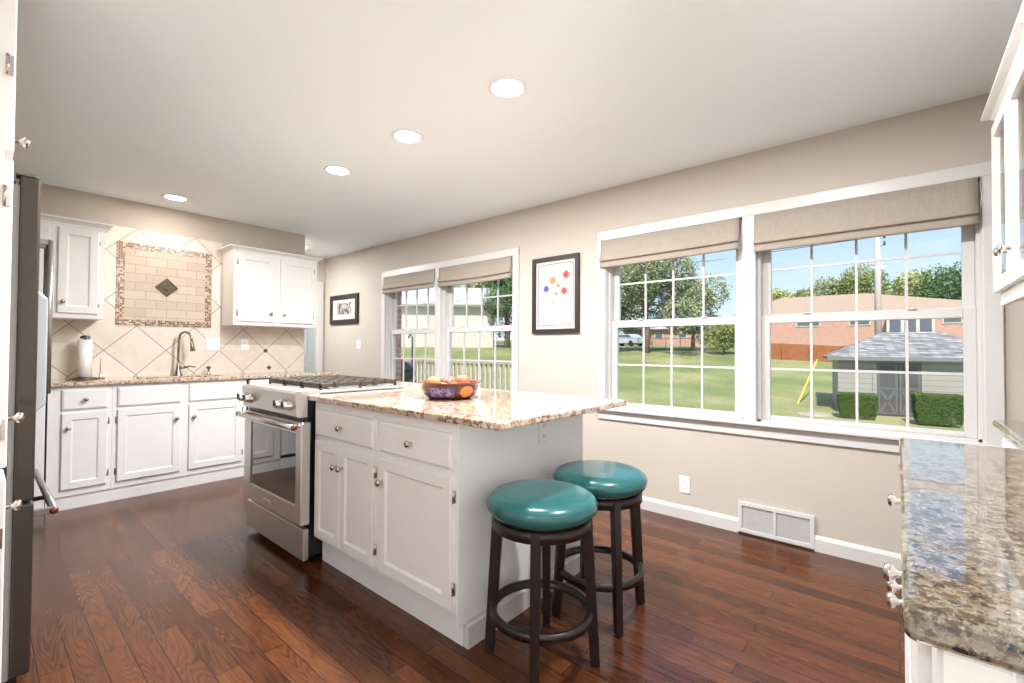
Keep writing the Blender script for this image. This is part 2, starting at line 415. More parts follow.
# ------------------------------------------------------------------ room shell
WX = 3.271; SY = 5.19; FY = 6.33; RY = -0.63; XO = 3.42
XB = -4.0; YB = -3.2
def struct(name, mb, mat): return mb.build(name, mat, kind='structure')
struct('floor', MB().box(-0.87, WX, YB, FY, -0.12, 0), M['floor'])
struct('floor_dining', MB().box(XB, -0.87, YB, 1.42, -0.12, 0), pm('pale_carpet', (.7, .66, .6), .95))  # unseen carpet, kept pale to bounce light up to the ceiling
struct('ceiling', MB().box(XB, XO, YB, FY + .12, CEIL, CEIL + 0.12), M['ceil'])
# window wall with two openings
OP = [(2.76, 4.82, 0.735, 2.075), (-0.33, 1.78, 0.735, 2.075)]
mb = MB()
ys = [YB, OP[1][0], OP[1][1], OP[0][0], OP[0][1], FY]
for i in range(5):
    a, b = ys[i], ys[i + 1]
    if i in (1, 3): mb.box(WX, XO, a, b, -0.12, 0.735); mb.box(WX, XO, a, b, 2.075, CEIL)
    else: mb.box(WX, XO, a, b, -0.12, CEIL)
struct('wall_right', mb, M['wall'])
struct('wall_back', MB().box(-0.87, 2.43, SY, SY + 0.12, 0, CEIL), M['wall'])
mb = MB(); mb.box(-0.87, 2.20, FY, FY + .12, 0, CEIL); mb.box(3.14, XO, FY, FY + .12, 0, CEIL); mb.box(2.20, 3.14, FY, FY + .12, 2.08, CEIL)
struct('wall_hall', mb, M['wall'])
struct('wall_hall_end', MB().box(-0.99, -0.87, SY, FY + .12, 0, CEIL), M['wall'])
struct('wall_left', MB().box(-0.87, -0.75, 1.3, SY, 0, CEIL), M['wall'])
struct('wall_front', MB().box(0.5, WX, RY - 0.12, RY, 0, CEIL), M['wall'])
struct('wall_dining_side', MB().box(0.5, 0.62, YB, RY - 0.12, 0, CEIL), M['wall'])
struct('wall_dining_return', MB().box(XB, -0.87, 1.3, 1.42, 0, CEIL), M['wall'])
struct('wall_dining_front', MB().box(XB, 0.5, YB - 0.12, YB, 0, CEIL), M['wall'])
mb = MB(); mb.box(XB - 0.12, XB, YB, -2.4, 0, CEIL); mb.box(XB - 0.12, XB, 0.6, 1.42, 0, CEIL); mb.box(XB - 0.12, XB, -2.4, 0.6, 2.1, CEIL); mb.box(XB - .12, XB, -2.4, .6, 0, .3)
struct('wall_dining_left', mb, M['wall'])
# unseen window, added behind the camera to let sky light in as fill
w5 = empty('window_5', (XB, -0.9, 0.3), kind='structure')
mb = MB()
for yy in (-2.4, -1.42, -0.44, 0.54): mb.box(XB - 0.1, XB - 0.03, yy, yy + 0.06, 0.3, 2.1)
mb.box(XB - 0.1, XB - 0.03, -2.34, 0.54, 0.3, 0.36); mb.box(XB - 0.1, XB - 0.03, -2.34, 0.54, 2.04, 2.1)
mb.build('window_frame', M['trim'], w5)
MB().box(XB - 0.07, XB - 0.064, -2.34, 0.54, 0.36, 2.04).build('pane', M['glass'], w5)

# baseboards
def bb_y(mb, x, y0, y1, s=-1, h=0.092):   # along Y on face x, thickness towards s
    mb.extrude_profile([(0, 0), (s * 0.016, 0), (s * 0.016, h - 0.02), (s * 0.009, h - 0.004), (s * 0.004, h), (0, h)], lambda p, q, t: (x + p, t, q), y0, y1)
mb = MB(); bb_y(mb, WX, RY, 0.385); bb_y(mb, WX, 0.805, FY); struct('baseboard_right', mb, M['trim'])
mb = MB(); mb.box(-0.8, 2.19, FY - 0.016, FY, 0, 0.09); struct('baseboard_hall', mb, M['trim'])
# hall door and its casing
d1 = empty('door_1', (2.67, FY + 0.03, 0), kind='structure')
mb = MB(); fr_ = Fr((2.20, FY + 0.07, 0), (1, 0, 0), (0, -1, 0))
fr_.panel(mb, 0.0, 0.94, 0.0, 2.08, [(0, 0), (0, .03)])
for (a, b, c, d_) in ((0.1, 0.42, 0.2, 0.95), (0.52, 0.84, 0.2, 0.95), (0.1, 0.42, 1.05, 1.9), (0.52, 0.84, 1.05, 1.9)):
    fr_.panel(mb, a, b, c, d_, [(0, .028), (0.0, .033), (0.02, .037), (0.04, .033)], back=False)
mb.build('door_leaf', M['hallwood'], d1)
MB().lathe([(0.012, 0), (0.012, .03), (.028, .045), (.028, .06), (0, .068)], (2.28, FY + 0.035, 0.98), (0, -1, 0)).build('door_knob', M['nickel'], d1)
mb = MB(); mb.box(3.145, 3.235, FY - 0.02, FY, 0, 2.15, 0.004); mb.box(2.11, 2.20, FY - 0.02, FY, 0, 2.15, 0.004); mb.box(2.20, 3.145, FY - 0.02, FY, 2.08, 2.15, .004)
struct('trim_3', mb, M['trim'])

# window casings
def casing(name, y0, y1, ymull):
    mb = MB(); x0 = WX - 0.02
    iy0, iy1 = y0 + 0.07, y1 - 0.07
    mb.box(x0, WX, y0, y1, 2.075, 2.148, 0.004)
    mb.box(x0, WX, y0, iy0, 0.735, 2.075, 0.004); mb.box(x0, WX, iy1, y1, 0.735, 2.075, 0.004)
    mb.box(x0 - 0.004, XO - .03, ymull - 0.039, ymull + 0.039, 0.735, 2.075, 0.004)
    # sill nosing and apron
    mb.box(x0 - 0.03, XO - 0.04, y0 - 0.015, y1 + 0.015, 0.712, 0.737, 0.006)
    mb.box(x0 + 0.003, WX, y0, y1, 0.64, 0.712, 0.005)
    # jamb liners
    mb.box(WX - .001, XO, iy0 - .001, iy0 + 0.005, 0.737, 2.075); mb.box(WX - .001, XO, iy1 - .005, iy1 + 0.001, 0.737, 2.075)
    struct(name, mb, M['trim'])
casing('trim_1', 2.687, 4.89, 3.826)
casing('trim_2', -0.40, 1.851, 0.734)

def window(name, y0, y1):
    o = empty(name, (WX + 0.08, (y0 + y1) / 2, 0.737), kind='structure')
    F_ = Fr((0, 0, 0), (0, 1, 0), (-1, 0, 0))
    mb = MB()
    for a, b in ((y0, y0 + 0.018), (y1 - 0.018, y1)): mb.box(WX + 0.03, XO - 0.01, a, b, 0.737, 2.075)
    mb.box(WX + 0.03, XO - 0.01, y0, y1, 2.05, 2.075); mb.box(WX + 0.03, XO - 0.01, y0, y1, 0.737, 0.750)
    mb.build('window_frame', M['trim'], o)
    for low in (True, False):
        xx = WX + 0.055 if low else WX + 0.09      # inner face of the sash
        z0, z1 = (0.75, 1.425) if low else (1.385, 2.05)
        s0, s1 = y0 + 0.018, y1 - 0.018
        st = 0.048
        zb = 0.777 if low else 1.43; zt = 1.372 if low else 2.01
        mb = MB()
        mb.box(xx, xx + 0.034, s0, s0 + st, z0, z1, 0.003); mb.box(xx, xx + 0.034, s1 - st, s1, z0, z1, 0.003)
        mb.box(xx, xx + 0.034, s0 + st, s1 - st, z0, zb, 0.003); mb.box(xx, xx + 0.034, s0 + st, s1 - st, zt, z1, 0.003)
        if low:
            for yy in (s0 + 0.25, s1 - 0.25): mb.box(xx - 0.012, xx + 0.02, yy - 0.02, yy + 0.02, z1, z1 + 0.01, 0.002)
        sa = mb.build('sash', M['trim'], o)
        g0, g1 = s0 + st, s1 - st
        mb = MB()
        for k in (1, 2, 3):
            yy = g0 + (g1 - g0) * k / 4; mb.box(xx + 0.010, xx + 0.024, yy - 0.0065, yy + 0.0065, zb, zt)
        zm = (zb + zt) / 2 + 0.003
        mb.box(xx + 0.011, xx + 0.023, g0, g1, zm - 0.0065, zm + 0.0065)
        mb.build('muntins', M['trim'], sa)
        MB().box(xx + 0.015, xx + 0.019, g0, g1, zb, zt).build('pane', M['glass'], sa)
window('window_1', 3.866, 4.82)
window('window_2', 2.76, 3.786)
window('window_3', 0.774, 1.78)
window('window_4', -0.33, 0.694)

# ------------------------------------------------------------------ roman shades
def shade(label, y0, y1, zb, sag=0.0, uneven=0.0):
    o = empty('roman_shade', (WX, (y0 + y1) / 2, 2.07), label, 'window shade', 'linen roman shades on the windows')
    n = 24; zt = 2.072
    def prof(t):
        s = sag * math.sin(PI * t) + uneven * t
        z = zb - s
        return [(-0.020, zt), (-0.034, zt), (-0.036, z + 0.12), (-0.046, z + 0.085), (-0.060, z + 0.062), (-0.058, z + 0.052), (-0.040, z + 0.050),
                (-0.044, z + 0.03), (-0.052, z + 0.012), (-0.048, z), (-0.034, z), (-0.022, z + 0.04), (-0.018, z + 0.1)]
    mb = MB(); rows = []
    for i in range(n + 1):
        t = i / n; y = y0 + (y1 - y0) * t
        rows.append([mb.bm.verts.new((WX + a + 0.003 * math.sin(t * 9), y, b)) for a, b in prof(t)])
    for a, b in zip(rows, rows[1:]):
        k = len(a)
        for j in range(k):
            f = mb.bm.faces.new((a[j], a[(j + 1) % k], b[(j + 1) % k], b[j])); f.smooth = j not in (0, 5, 9, 12)
    mb.bm.faces.new(rows[0][::-1]); mb.bm.faces.new(rows[-1])
    mb.build('shade_fabric', M['linen'], o)
    MB().box(WX - 0.030, WX + 0.01, y0, y1, 2.045, 2.074).build('headrail', M['trim'], o)
    c = MB(); c.tube([(WX - 0.012, y0 - 0.008, 2.05), (WX - 0.016, y0 - 0.014, 1.98), (WX - 0.012, y0 - 0.008, 1.9)], 0.002, 5); c.build('cord', M['white'], o)
shade('beige linen roman shade with a flat hem on the farthest left window', 3.87, 4.83, 1.868)
shade('beige roman shade with a drooping fold, second from the far end', 2.765, 3.79, 1.868, 0.012, -0.0)
shade('beige linen roman shade over the window left of the near window pair', 0.79, 1.815, 1.862, 0.004, 0.012)
shade('widest beige linen roman shade, rightmost, over the window facing the shed', -0.315, 0.70, 1.832, 0.0, 0.004)

# ------------------------------------------------------------------ wall fittings
def picture(label, y0, y1, z0, z1, fw_, art, cat='picture'):
    o = empty('framed_picture', (WX, (y0 + y1) / 2, z0), label, cat)
    F_ = Fr((WX - 0.001, 0, 0), (0, 1, 0), (-1, 0, 0))
    mb = MB(); F_.ring(mb, y0, y1, z0, z1, fw_, 0, 0.026); mb.build('picture_frame', M['frame'], o)
    mb = MB(); F_.box(mb, y0 + fw_, y1 - fw_, z0 + fw_, z1 - fw_, 0.0, 0.010); mb.build('mat_board', M['mat'], o)
    art(o, F_)
    return o
def flower_art(o, F_):
    # generic abstract dots and strokes in the print's colours
    yc, zc = 2.27, 1.67
    mb = MB(); F_.ring(mb, 2.085, 2.455, 1.405, 1.945, 0.004, 0.010, 0.0112)
    mb.build('print_border', M['frame'], o)
    cols = {'red': (0.50, 0.06, 0.04), 'orange': (0.60, 0.22, 0.07), 'blue': (0.07, 0.08, 0.28), 'dark': (0.08, 0.09, 0.07), 'green': (0.25, 0.40, 0.22)}
    spots = [('red', 2.16, 1.84, .026), ('orange', 2.30, 1.80, .026), ('red', 2.18, 1.70, .024), ('blue', 2.37, 1.73, .022), ('dark', 2.26, 1.68, .012), ('dark', 2.24, 1.75, .013), ('green', 2.30, 1.60, .014)]
    mats = {k: pm('print_' + k, cols[k], 0.7) for k in cols}
    rnd = random.Random(4)
    for c, y, z, r in spots:
        mb = MB(); K = 22 if c in ('red', 'orange', 'blue') else 8; ce = F_.p(y, z, 0.0115); rim = []
        for i in range(K):
            a = 2 * PI * i / K; q = r * (1.75 * rnd.uniform(.8, 1.15) if (i % 2 and K > 8) else .95)
            rim.append((a, q))
        top = [mb.bm.verts.new(F_.p(y + math.cos(a) * q, z + math.sin(a) * q, 0.0112)) for a, q in rim]; low = [mb.bm.verts.new(F_.p(y + math.cos(a) * q, z + math.sin(a) * q, 0.0100)) for a, q in rim]
        mb.bm.faces.new(top); mb.bm.faces.new(low[::-1])
        for i in range(K): mb.bm.faces.new((low[i], low[(i + 1) % K], top[(i + 1) % K], top[i]))
        mb.build('colour_spot', mats[c], o)
    mb = MB()
    for i in range(3):
        mb.tube([F_.p(2.42 - 0.03 * i, 1.47 + 0.035 * i, 0.0105), F_.p(2.32, 1.465 + 0.035 * i + 0.006, 0.0105), F_.p(2.15 + 0.02 * i, 1.475 + 0.03 * i, 0.0105)], 0.0013, 4)
    mb.build('pencil_stroke', pm('pencil_grey', (0.45, 0.44, 0.43), 0.8), o)
picture('tall dark framed print of bright abstract flower-like spots between the window pairs', 2.027, 2.516, 1.338, 2.008, 0.036, flower_art)
def bw_art(o, F_):
    mb = MB(); F_.box(mb, 5.60, 5.96, 1.66, 1.82, 0.010, 0.0115)
    g = NG('sepia_print'); f = g.noise(g.scale(g.co(), (1, 14, 9)), 1.6, 3, 0.6)
    mb.build('print', g.done(g.ramp(f, [(0.42, (0.04, 0.035, 0.03)), (0.58, (0.5, 0.46, 0.4))]), 0.6), o)
picture('small wide dark framed sepia print on the wall near the hallway', 5.43, 6.15, 1.53, 1.93, 0.06, bw_art)

def plate(name, label, cat, c, U, N, w, h, kind):
    o = empty(name, c, label, cat)
    F_ = Fr(c, U, N); mb = MB()
    F_.panel(mb, -w / 2, w / 2, -h / 2, h / 2, [(0, 0), (0, .004), (.004, .007)]); mb.build('cover_plate', M['white'], o)
    if kind == 'outlet':
        for s in (-1, 1):
            mb = MB(); F_.panel(mb, -0.017, 0.017, s * h * .22 - 0.014, s * h * .22 + 0.014, [(0, .006), (0.002, .0095)])
            so = mb.build('socket', M['white'], o)
            mb = MB(); F_.box(mb, -0.008, -0.005, s * h * .22 - .006, s * h * .22 + .006, .0092, .0099); F_.box(mb, 0.005, 0.008, s * h * .22 - .006, s * h * .22 + .006, .0092, .0099)
            mb.build('slots', M['black_rubber'], so)
    else:
        k = kind
        for i in range(k):
            uu = (i - (k - 1) / 2) * 0.047
            mb = MB(); F_.box(mb, uu - 0.005, uu + 0.005, -0.012, 0.012, 0.006, 0.016, 0.001); mb.build('toggle', M['white'], o)
    return o
plate('wall_outlet', 'white outlet low on the wall, left of the vent', 'outlet', (WX, 1.157, 0.24), (0, 1, 0), (-1, 0, 0), 0.072, 0.118, 'outlet')
plate('light_switch', 'white light switch below the small framed print', 'switch', (WX, 5.42, 1.24), (0, 1, 0), (-1, 0, 0), 0.085, 0.118, 1)
TY = SY - 0.012
plate('light_switch', 'double white switch plate on the tiles right of the faucet', 'switch', (1.52, TY, 1.225), (1, 0, 0), (0, -1, 0), 0.125, 0.12, 2)
plate('wall_outlet', 'white outlet on the tiles below the right upper cabinet', 'outlet', (1.806, TY, 1.228), (1, 0, 0), (0, -1, 0), 0.075, 0.12, 'outlet')

# return-air vent
o = empty('return_air_vent', (WX, 0.595, 0), 'white twin-panel return air vent set in the baseboard', 'vent')
F_ = Fr((WX, 0, 0), (0, 1, 0), (-1, 0, 0))
mb = MB(); F_.ring(mb, 0.385, 0.805, 0.012, 0.205, 0.022, 0, 0.018); F_.box(mb, 0.587, 0.603, 0.034, 0.183, 0, 0.018); mb.build('vent_frame', M['trim'], o)
for a, b in ((0.407, 0.587), (0.603, 0.783)):
    mb = MB(); F_.box(mb, a, b, 0.034, 0.183, 0, 0.002)
    gp = mb.build('vent_backing', M['greyvent'], o)
    mb = MB()
    for i in range(14):
        z = 0.038 + i * 0.0105; mb.hexa([F_.p(a, z, .003), F_.p(b, z, .003), F_.p(b, z - .004, .012), F_.p(a, z - .004, .012), F_.p(a, z + .002, .003), F_.p(b, z + .002, .003), F_.p(b, z - .002, .012), F_.p(a, z - .002, .012)])
    mb.build('louvres', M['trim'], gp)

# recessed lights
def can(x, y, label, pw=None):
    o = empty('recessed_ceiling_light', (x, y, CEIL), label, 'ceiling light', 'recessed ceiling lights')
    MB().lathe([(0.075, 0), (0.098, 0), (0.098, -0.004), (0.092, -0.008), (0.078, -0.006), (0.075, 0)], (x, y, CEIL), (0, 0, 1), 32, caps=False).build('trim_ring', M['white'], o)
    MB().lathe([(0.0755, -0.001), (0.0755, -0.003), (0.0, -0.004)], (x, y, CEIL), (0, 0, 1), 32, caps=False).build('lens', M['bulb'], o)
    lamp('recessed_lamp', 'AREA', (x, y, CEIL - 0.01), pw or CAN_W, (.945, .975, 1.0) if not pw else (1, .92, .82), aim=(0, 0, -1), shape='DISK', size=0.14).parent = None
can(*CANS[0], 'recessed ceiling light nearest the camera, the largest in the photo')
can(*CANS[1], 'recessed ceiling light second from the near end of the row of three')
can(*CANS[2], 'recessed ceiling light farthest in the row of three over the island')
can(*CANS[3], 'recessed ceiling light off the row, near the sink wall', 6.0)
for i, (x, y) in enumerate(FILL_CANS):
    can(x, y, ['recessed ceiling light in the dining area behind the camera', 'recessed ceiling light near the right counter, outside the frame', 'recessed ceiling light in the hallway hidden by the sink wall'][i])
o = empty('smoke_detector', (2.76, 5.75, CEIL), 'round white smoke detector on the hallway ceiling', 'smoke detector')
MB().lathe([(0.075, 0), (0.075, -0.02), (0.06, -0.035), (0, -0.04)], (2.76, 5.75, CEIL), (0, 0, 1), 24, caps=False).build('detector_body', M['white'], o)
MB().lathe([(0.012, -0.036), (0.012, -0.043), (0, -0.044)], (2.74, 5.75, CEIL), (0, 0, 1), 10, caps=False).build('test_button', M['dsteel'], o)
# unseen globe lamps, added behind the camera as fill light
for i, (x, y, z) in enumerate(FILL_GLOBES):
    o = empty('floor_lamp', (x, y, 0), 'globe floor lamp in the dining area behind the camera, outside the frame', 'lamp')
    MB().lathe([(0.14, 0), (0.14, 0.02), (0.02, 0.03), (0.012, 0.05), (0.012, z - 0.22)], (x, y, 0)).build('lamp_base', M['dsteel'], o)
    MB().lathe([(0.23 * math.sin(a * PI / 10), -0.23 * math.cos(a * PI / 10)) for a in range(11)], (x, y, z), n=20).build('lamp_globe', M['globe'], o)
    lamp('globe_lamp', 'POINT', (x, y, z), FILL_GLOBE_W, (1, .985, .96), shadow_soft_size=0.235)
for i, (x, y, z, pw) in enumerate(FILL_UPL):  # unseen uplighters added to bounce fill light off the ceiling
    o = empty('torchere_lamp', (x, y, 0), 'low bowl uplighter lamp behind the camera, outside the frame', 'lamp')
    MB().lathe([(0.15, 0), (0.15, 0.02), (0.02, 0.03), (0.012, 0.05), (0.012, z - 0.12)], (x, y, 0)).build('lamp_base', M['dsteel'], o)
    MB().lathe([(0.02, -0.12), (0.16, -0.08), (0.25, 0.0), (0.245, 0.0), (0.15, -0.07), (0, -0.1)], (x, y, z), n=24, caps=False).build('lamp_bowl', M['white'], o)
    lamp('uplight', 'AREA', (x, y, z), pw, (1, .99, .98), aim=(0, 0, 1), shape='DISK', size=0.44)

# ------------------------------------------------------------------ cabinet kit
DOOR = [(0, 0), (0, .015), (.004, .019), (.050, .019), (.053, .0165), (.060, .011), (.066, .011)]
DRAW = [(0, 0), (0, .013), (.010, .019)]
def knob(F_, u, w, parent, n0=0.019, sc=1.0, mat='nickel', n=12):
    p = F_.p(u, w, n0)
    return MB().lathe([(0.008 * sc, 0), (0.006 * sc, 0.009 * sc), (0.006 * sc, 0.014 * sc), (0.015 * sc, 0.020 * sc), (0.0165 * sc, 0.026 * sc), (0.012 * sc, 0.032 * sc), (0, 0.034 * sc)], p, F_.N, n, caps=False).build('knob', M[mat], parent)
def hinge(F_, u, w, parent, side):
    mb = MB(); F_.box(mb, u, u + side * 0.012, w - 0.024, w + 0.024, 0.0, 0.0035); p = F_.p(u, w - 0.026, 0.006)
    mb.cyl(p, p + Vector((0, 0, 0.052)), 0.005, n=8)
    return mb.build('hinge', M['nickel'], parent)
def cab_door(F_, parent, u0, u1, w0, w1, ku=None, kw=None, hside=None, stile=.050):
    mb = MB(); lp = [(0, 0), (0, .015), (.004, .019), (stile, .019), (stile + .003, .0165), (stile + .010, .011), (stile + .016, .011)]
    F_.panel(mb, u0, u1, w0, w1, lp)
    d = mb.build('door', M['cab'], parent)
    if ku is not None: knob(F_, ku, kw, d)
    if hside:
        uu = u0 - 0.002 if hside < 0 else u1 + 0.002
        for ww in (w0 + 0.08, w1 - 0.08): hinge(F_, uu, ww, d, hside)
    return d
def cab_drawer(F_, parent, u0, u1, w0, w1, kn=True):
    mb = MB(); F_.panel(mb, u0, u1, w0, w1, DRAW)
    d = mb.build('drawer' if kn else 'false_drawer_front', M['cab'], parent)
    if kn: knob(F_, (u0 + u1) / 2, (w0 + w1) / 2, d)
    return d

# ------------------------------------------------------------------ sink wall run
BF = 4.65                       # base cabinet face
FS = Fr((0, BF, 0), (1, 0, 0), (0, -1, 0))
CT = 0.905                      # underside of worktops
TOP = 0.935
def base_unit(label, x0, x1, doors, drawers, name='base_cabinet', sink=False):
    o = empty(name, ((x0 + x1) / 2, (BF + SY) / 2, 0), label, 'cabinet', 'white base cabinets under the sink worktop')
    mb = MB()
    if sink:      # open-topped box so the basin hangs in it
        mb.box(x0, x1, BF, SY - 0.003, 0.10, 0.70); mb.box(x0, x1, BF, BF + .02, 0.70, CT - .001); mb.box(x0, x1, SY - .02, SY - .003, 0.70, CT - .001)
        mb.box(x0, x0 + .018, BF + .02, SY - .02, 0.70, CT - .001); mb.box(x1 - .018, x1, BF + .02, SY - .02, 0.70, CT - .001)
    else: mb.box(x0, x1, BF, SY - 0.003, 0.10, CT - .001)
    mb.build('carcass', M['cab'], o)
    MB().box(x0, x1, BF + 0.012, BF + 0.03, 0, 0.10).build('toe_board', M['cab'], o)
    for d in doors: cab_door(FS, o, *d)
    for d in drawers: cab_drawer(FS, o, *d)
    return o
base_unit('narrow white base cabinet with one drawer over one door, left of the sink cabinet', 0.34, 0.692, [(0.412, 0.664, 0.15, 0.708, 0.444, 0.60, 1)], [(0.412, 0.664, 0.732, 0.878)])
o = base_unit('wide white sink base cabinet with two doors and two false drawer fronts', 0.693, 1.645,
    [(0.724, 1.132, 0.15, 0.708, 1.10, 0.60, -1), (1.192, 1.606, 0.15, 0.708, 1.224, 0.60, 1)], [(0.724, 1.132, 0.732, 0.878, False), (1.192, 1.606, 0.732, 0.878, False)], 'sink_cabinet', sink=True)
# dishwasher left, white
o = empty('dishwasher', (0.03, 4.9, 0), 'white dishwasher at the left end of the sink run behind the refrigerator', 'dishwasher')
MB().box(-0.27, 0.335, BF + 0.02, SY - 0.003, 0.10, CT - .001).build('housing', M['black'], o)
mb = MB(); FS.panel(mb, -0.265, 0.328, 0.135, 0.88, [(0, -0.018), (0, .012), (.006, .018)]); mb.build('dishwasher_door', M['cab'], o)
MB().box(-0.27, 0.335, BF + 0.012, BF + 0.03, 0, 0.10).build('toe_board', M['cab'], o)
o = empty('dishwasher', (1.95, 4.9, 0), 'white appliance front with a black top gap behind the range', 'dishwasher')
MB().box(1.655, 2.25, BF + 0.03, SY - 0.003, 0.10, CT - .002).build('housing', M['black'], o)
mb = MB(); FS.panel(mb, 1.665, 2.24, 0.135, 0.893, [(0, -0.018), (0, .012), (.006, .018)]); mb.build('dishwasher_door', M['cab'], o)
MB().box(1.65, 2.25, BF + 0.03, BF + 0.04, 0, 0.10).build('toe_board', M['black'], o)
MB().box(2.252, 2.43, BF, SY - 0.003, 0.0, CT - .001).build('end_cabinet', M['cab'], label='narrow white end cabinet closing the sink run by the hallway', cat='cabinet')

# sink worktop with a cut-out
GY = 4.615
o = empty('granite_worktop', (1.1, 4.9, CT), 'speckled granite worktop of the sink run, with undermount sink', 'worktop')
SX0, SX1, SB0, SB1 = 0.86, 1.50, 4.70, 5.02
mb = MB()
mb.box(-0.75, SX0, GY, SY - .002, CT, TOP, 0.005); mb.box(SX1, 2.56, GY, SY - .002, CT, TOP, 0.005)
mb.box(SX0 - .004, SX1 + .004, GY, SB0, CT, TOP, 0.005); mb.box(SX0 - .004, SX1 + .004, SB1, SY - .002, CT, TOP, 0.005)
mb.build('slab', M['granite'], o)
mb = MB(); sx0, sx1, sy0, sy1, zb = SX0 - .003, SX1 + .003, SB0 - .003, SB1 + .003, 0.72
mb.box(sx0, sx1, sy0, sy0 + .006, zb, CT); mb.box(sx0, sx1, sy1 - .006, sy1, zb, CT); mb.box(sx0, sx0 + .006, sy0, sy1, zb, CT); mb.box(sx1 - .006, sx1, sy0, sy1, zb, CT); mb.box(sx0, sx1, sy0, sy1, zb, zb + .006)
mb.build('sink_basin', M['steel'], o)

# backsplash field and mosaic
MB().box(-0.75, 2.43, TY, SY - .001, TOP, 1.417).build('trim_4', M['tile'], kind='structure')
MB().box(0.665, 1.59, TY, SY - .001, 1.417, 2.25).build('trim_5', M['tile'], kind='structure')
o = empty('mosaic_tile_panel', (1.14, TY, 1.39), 'framed tile panel above the faucet, mosaic border and dark diamond', 'tile panel')
F_ = Fr((0, TY, 0), (1, 0, 0), (0, -1, 0))
mb = MB(); F_.ring(mb, 0.780, 1.500, 1.389, 2.122, 0.054, 0, 0.006); mb.build('mosaic_border', M['mosaic'], o)
mb = MB(); F_.box(mb, 0.834, 1.446, 1.443, 2.068, 0, 0.004); mb.build('tile_field', M['subway'], o)
mb = MB(); c = (1.138, 1.75); r = 0.088
for rr, n0 in ((r, 0.004), ):
    P4 = [(c[0] - rr, c[1]), (c[0], c[1] - rr), (c[0] + rr, c[1]), (c[0], c[1] + rr)]
    prev = None
    for ins, n_ in ((1.0, .004), (1.0, .010), (.86, .012), (.80, .009), (.4, .009), (.3, .012), (.0, .013)):
        v = [mb.bm.verts.new(F_.p(c[0] + (a - c[0]) * max(ins, .02), c[1] + (b - c[1]) * max(ins, .02), n_)) for a, b in P4]
        if prev:
            for q in range(4): mb.bm.faces.new((prev[q], prev[(q + 1) % 4], v[(q + 1) % 4], v[q]))
        prev = v
    mb.bm.faces.new(prev)
mb.build('diamond_tile', M['bronze'], o)
for (x, z, lb) in ((2.013, 1.165, 'tiny bronze accent tile on the backsplash right of the outlet'), (2.05, 0.985, 'tiny bronze accent tile low on the backsplash behind the range')):
    mb = MB(); rr = 0.024
    mb.lathe([(rr, 0), (rr, 0.005), (rr * .6, 0.007), (0, .008)], (x, TY, z), (0, -1, 0), 4, False, a0=0.0)
    mb.build('accent_tile', M['bronze'], label=lb, cat='accent tile', group='bronze accent tiles')

# upper cabinets on sink wall
UF = 4.862
FU = Fr((0, UF, 0), (1, 0, 0), (0, -1, 0))
def crown(mb, x0, x1, y0, z, front=-1, ends=(True, True), yb=SY - .003, out=0.045, hh=0.05):
    # simple two-step flared moulding, mitred round the cabinet
    e0 = out if ends[0] else 0; e1 = out if ends[1] else 0
    prof = [(0.004, 0), (0.006, 0.012), (0.5, 0.028), (0.85, 0.036), (1.0, 0.040), (1.0, hh)]
    prev = None
    for f, h in prof:
        f = f if f > 0.01 else 0.1
        v = [mb.bm.verts.new(p) for p in ((x0 - e0 * f, yb, z + h), (x0 - e0 * f, y0 + front * out * f, z + h), (x1 + e1 * f, y0 + front * out * f, z + h), (x1 + e1 * f, yb, z + h))]
        if prev:
            for q in range(4): mb.bm.faces.new((prev[q], prev[(q + 1) % 4], v[(q + 1) % 4], v[q]))
        else: mb.bm.faces.new(v)
        prev = v
    mb.bm.faces.new(prev)
def upper(label, x0, x1, doors, ends):
    o = empty('upper_cabinet', ((x0 + x1) / 2, (UF + SY) / 2, 1.417), label, 'cabinet', 'white upper cabinets on the sink wall')
    MB().box(x0, x1, UF, SY - .003, 1.417, 2.135).build('carcass', M['cab'], o)
    mb = MB(); crown(mb, x0, x1, UF, 2.132, ends=ends); mb.build('crown_moulding', M['cab'], o)
    for d in doors: cab_door(FU, o, *d)
upper('white upper cabinet right of the tile panel, two doors', 1.592, 2.412, [(1.630, 1.958, 1.455, 2.112, 1.925, 1.54, -1), (2.022, 2.372, 1.455, 2.112, 2.055, 1.54, 1)], (True, True))
upper('white upper cabinet left of the tile panel, partly behind the refrigerator', -0.10, 0.662, [(-0.06, 0.345, 1.455, 2.112, -0.03, 1.54, None), (0.392, 0.622, 1.455, 2.112, 0.42, 1.54, 1)], (True, True))

# faucet
o = empty('kitchen_faucet', (1.225, 5.085, TOP), 'brushed nickel gooseneck faucet behind the sink', 'faucet')
fx, fy = 1.215, 5.085
MB().lathe([(0.038, 0), (0.036, 0.008), (0.024, 0.03), (0.019, 0.07), (0.015, 0.10), (0.013, 0.12)], (fx, fy, TOP), n=16).build('faucet_base', M['bnickel'], o)
pts = [(fx, fy, TOP + .11), (fx, fy, TOP + .27)]
for i in range(1, 9):
    a = PI * i / 8 * 0.92; pts.append((fx + (0.055 - 0.055 * math.cos(a)) * .75, fy - (0.055 - 0.055 * math.cos(a)) * .65, TOP + .33 + 0.075 * math.sin(a) - (0.02 if i < 2 else 0)))
pts.append((fx + .086, fy - .072, TOP + .30))
MB().tube(pts, 0.0105, 10).build('gooseneck', M['bnickel'], o)
MB().cyl((fx + .085, fy - .071, TOP + .315), (fx + .094, fy - .079, TOP + .225), 0.013, 0.021).build('spray_head', M['bnickel'], o)
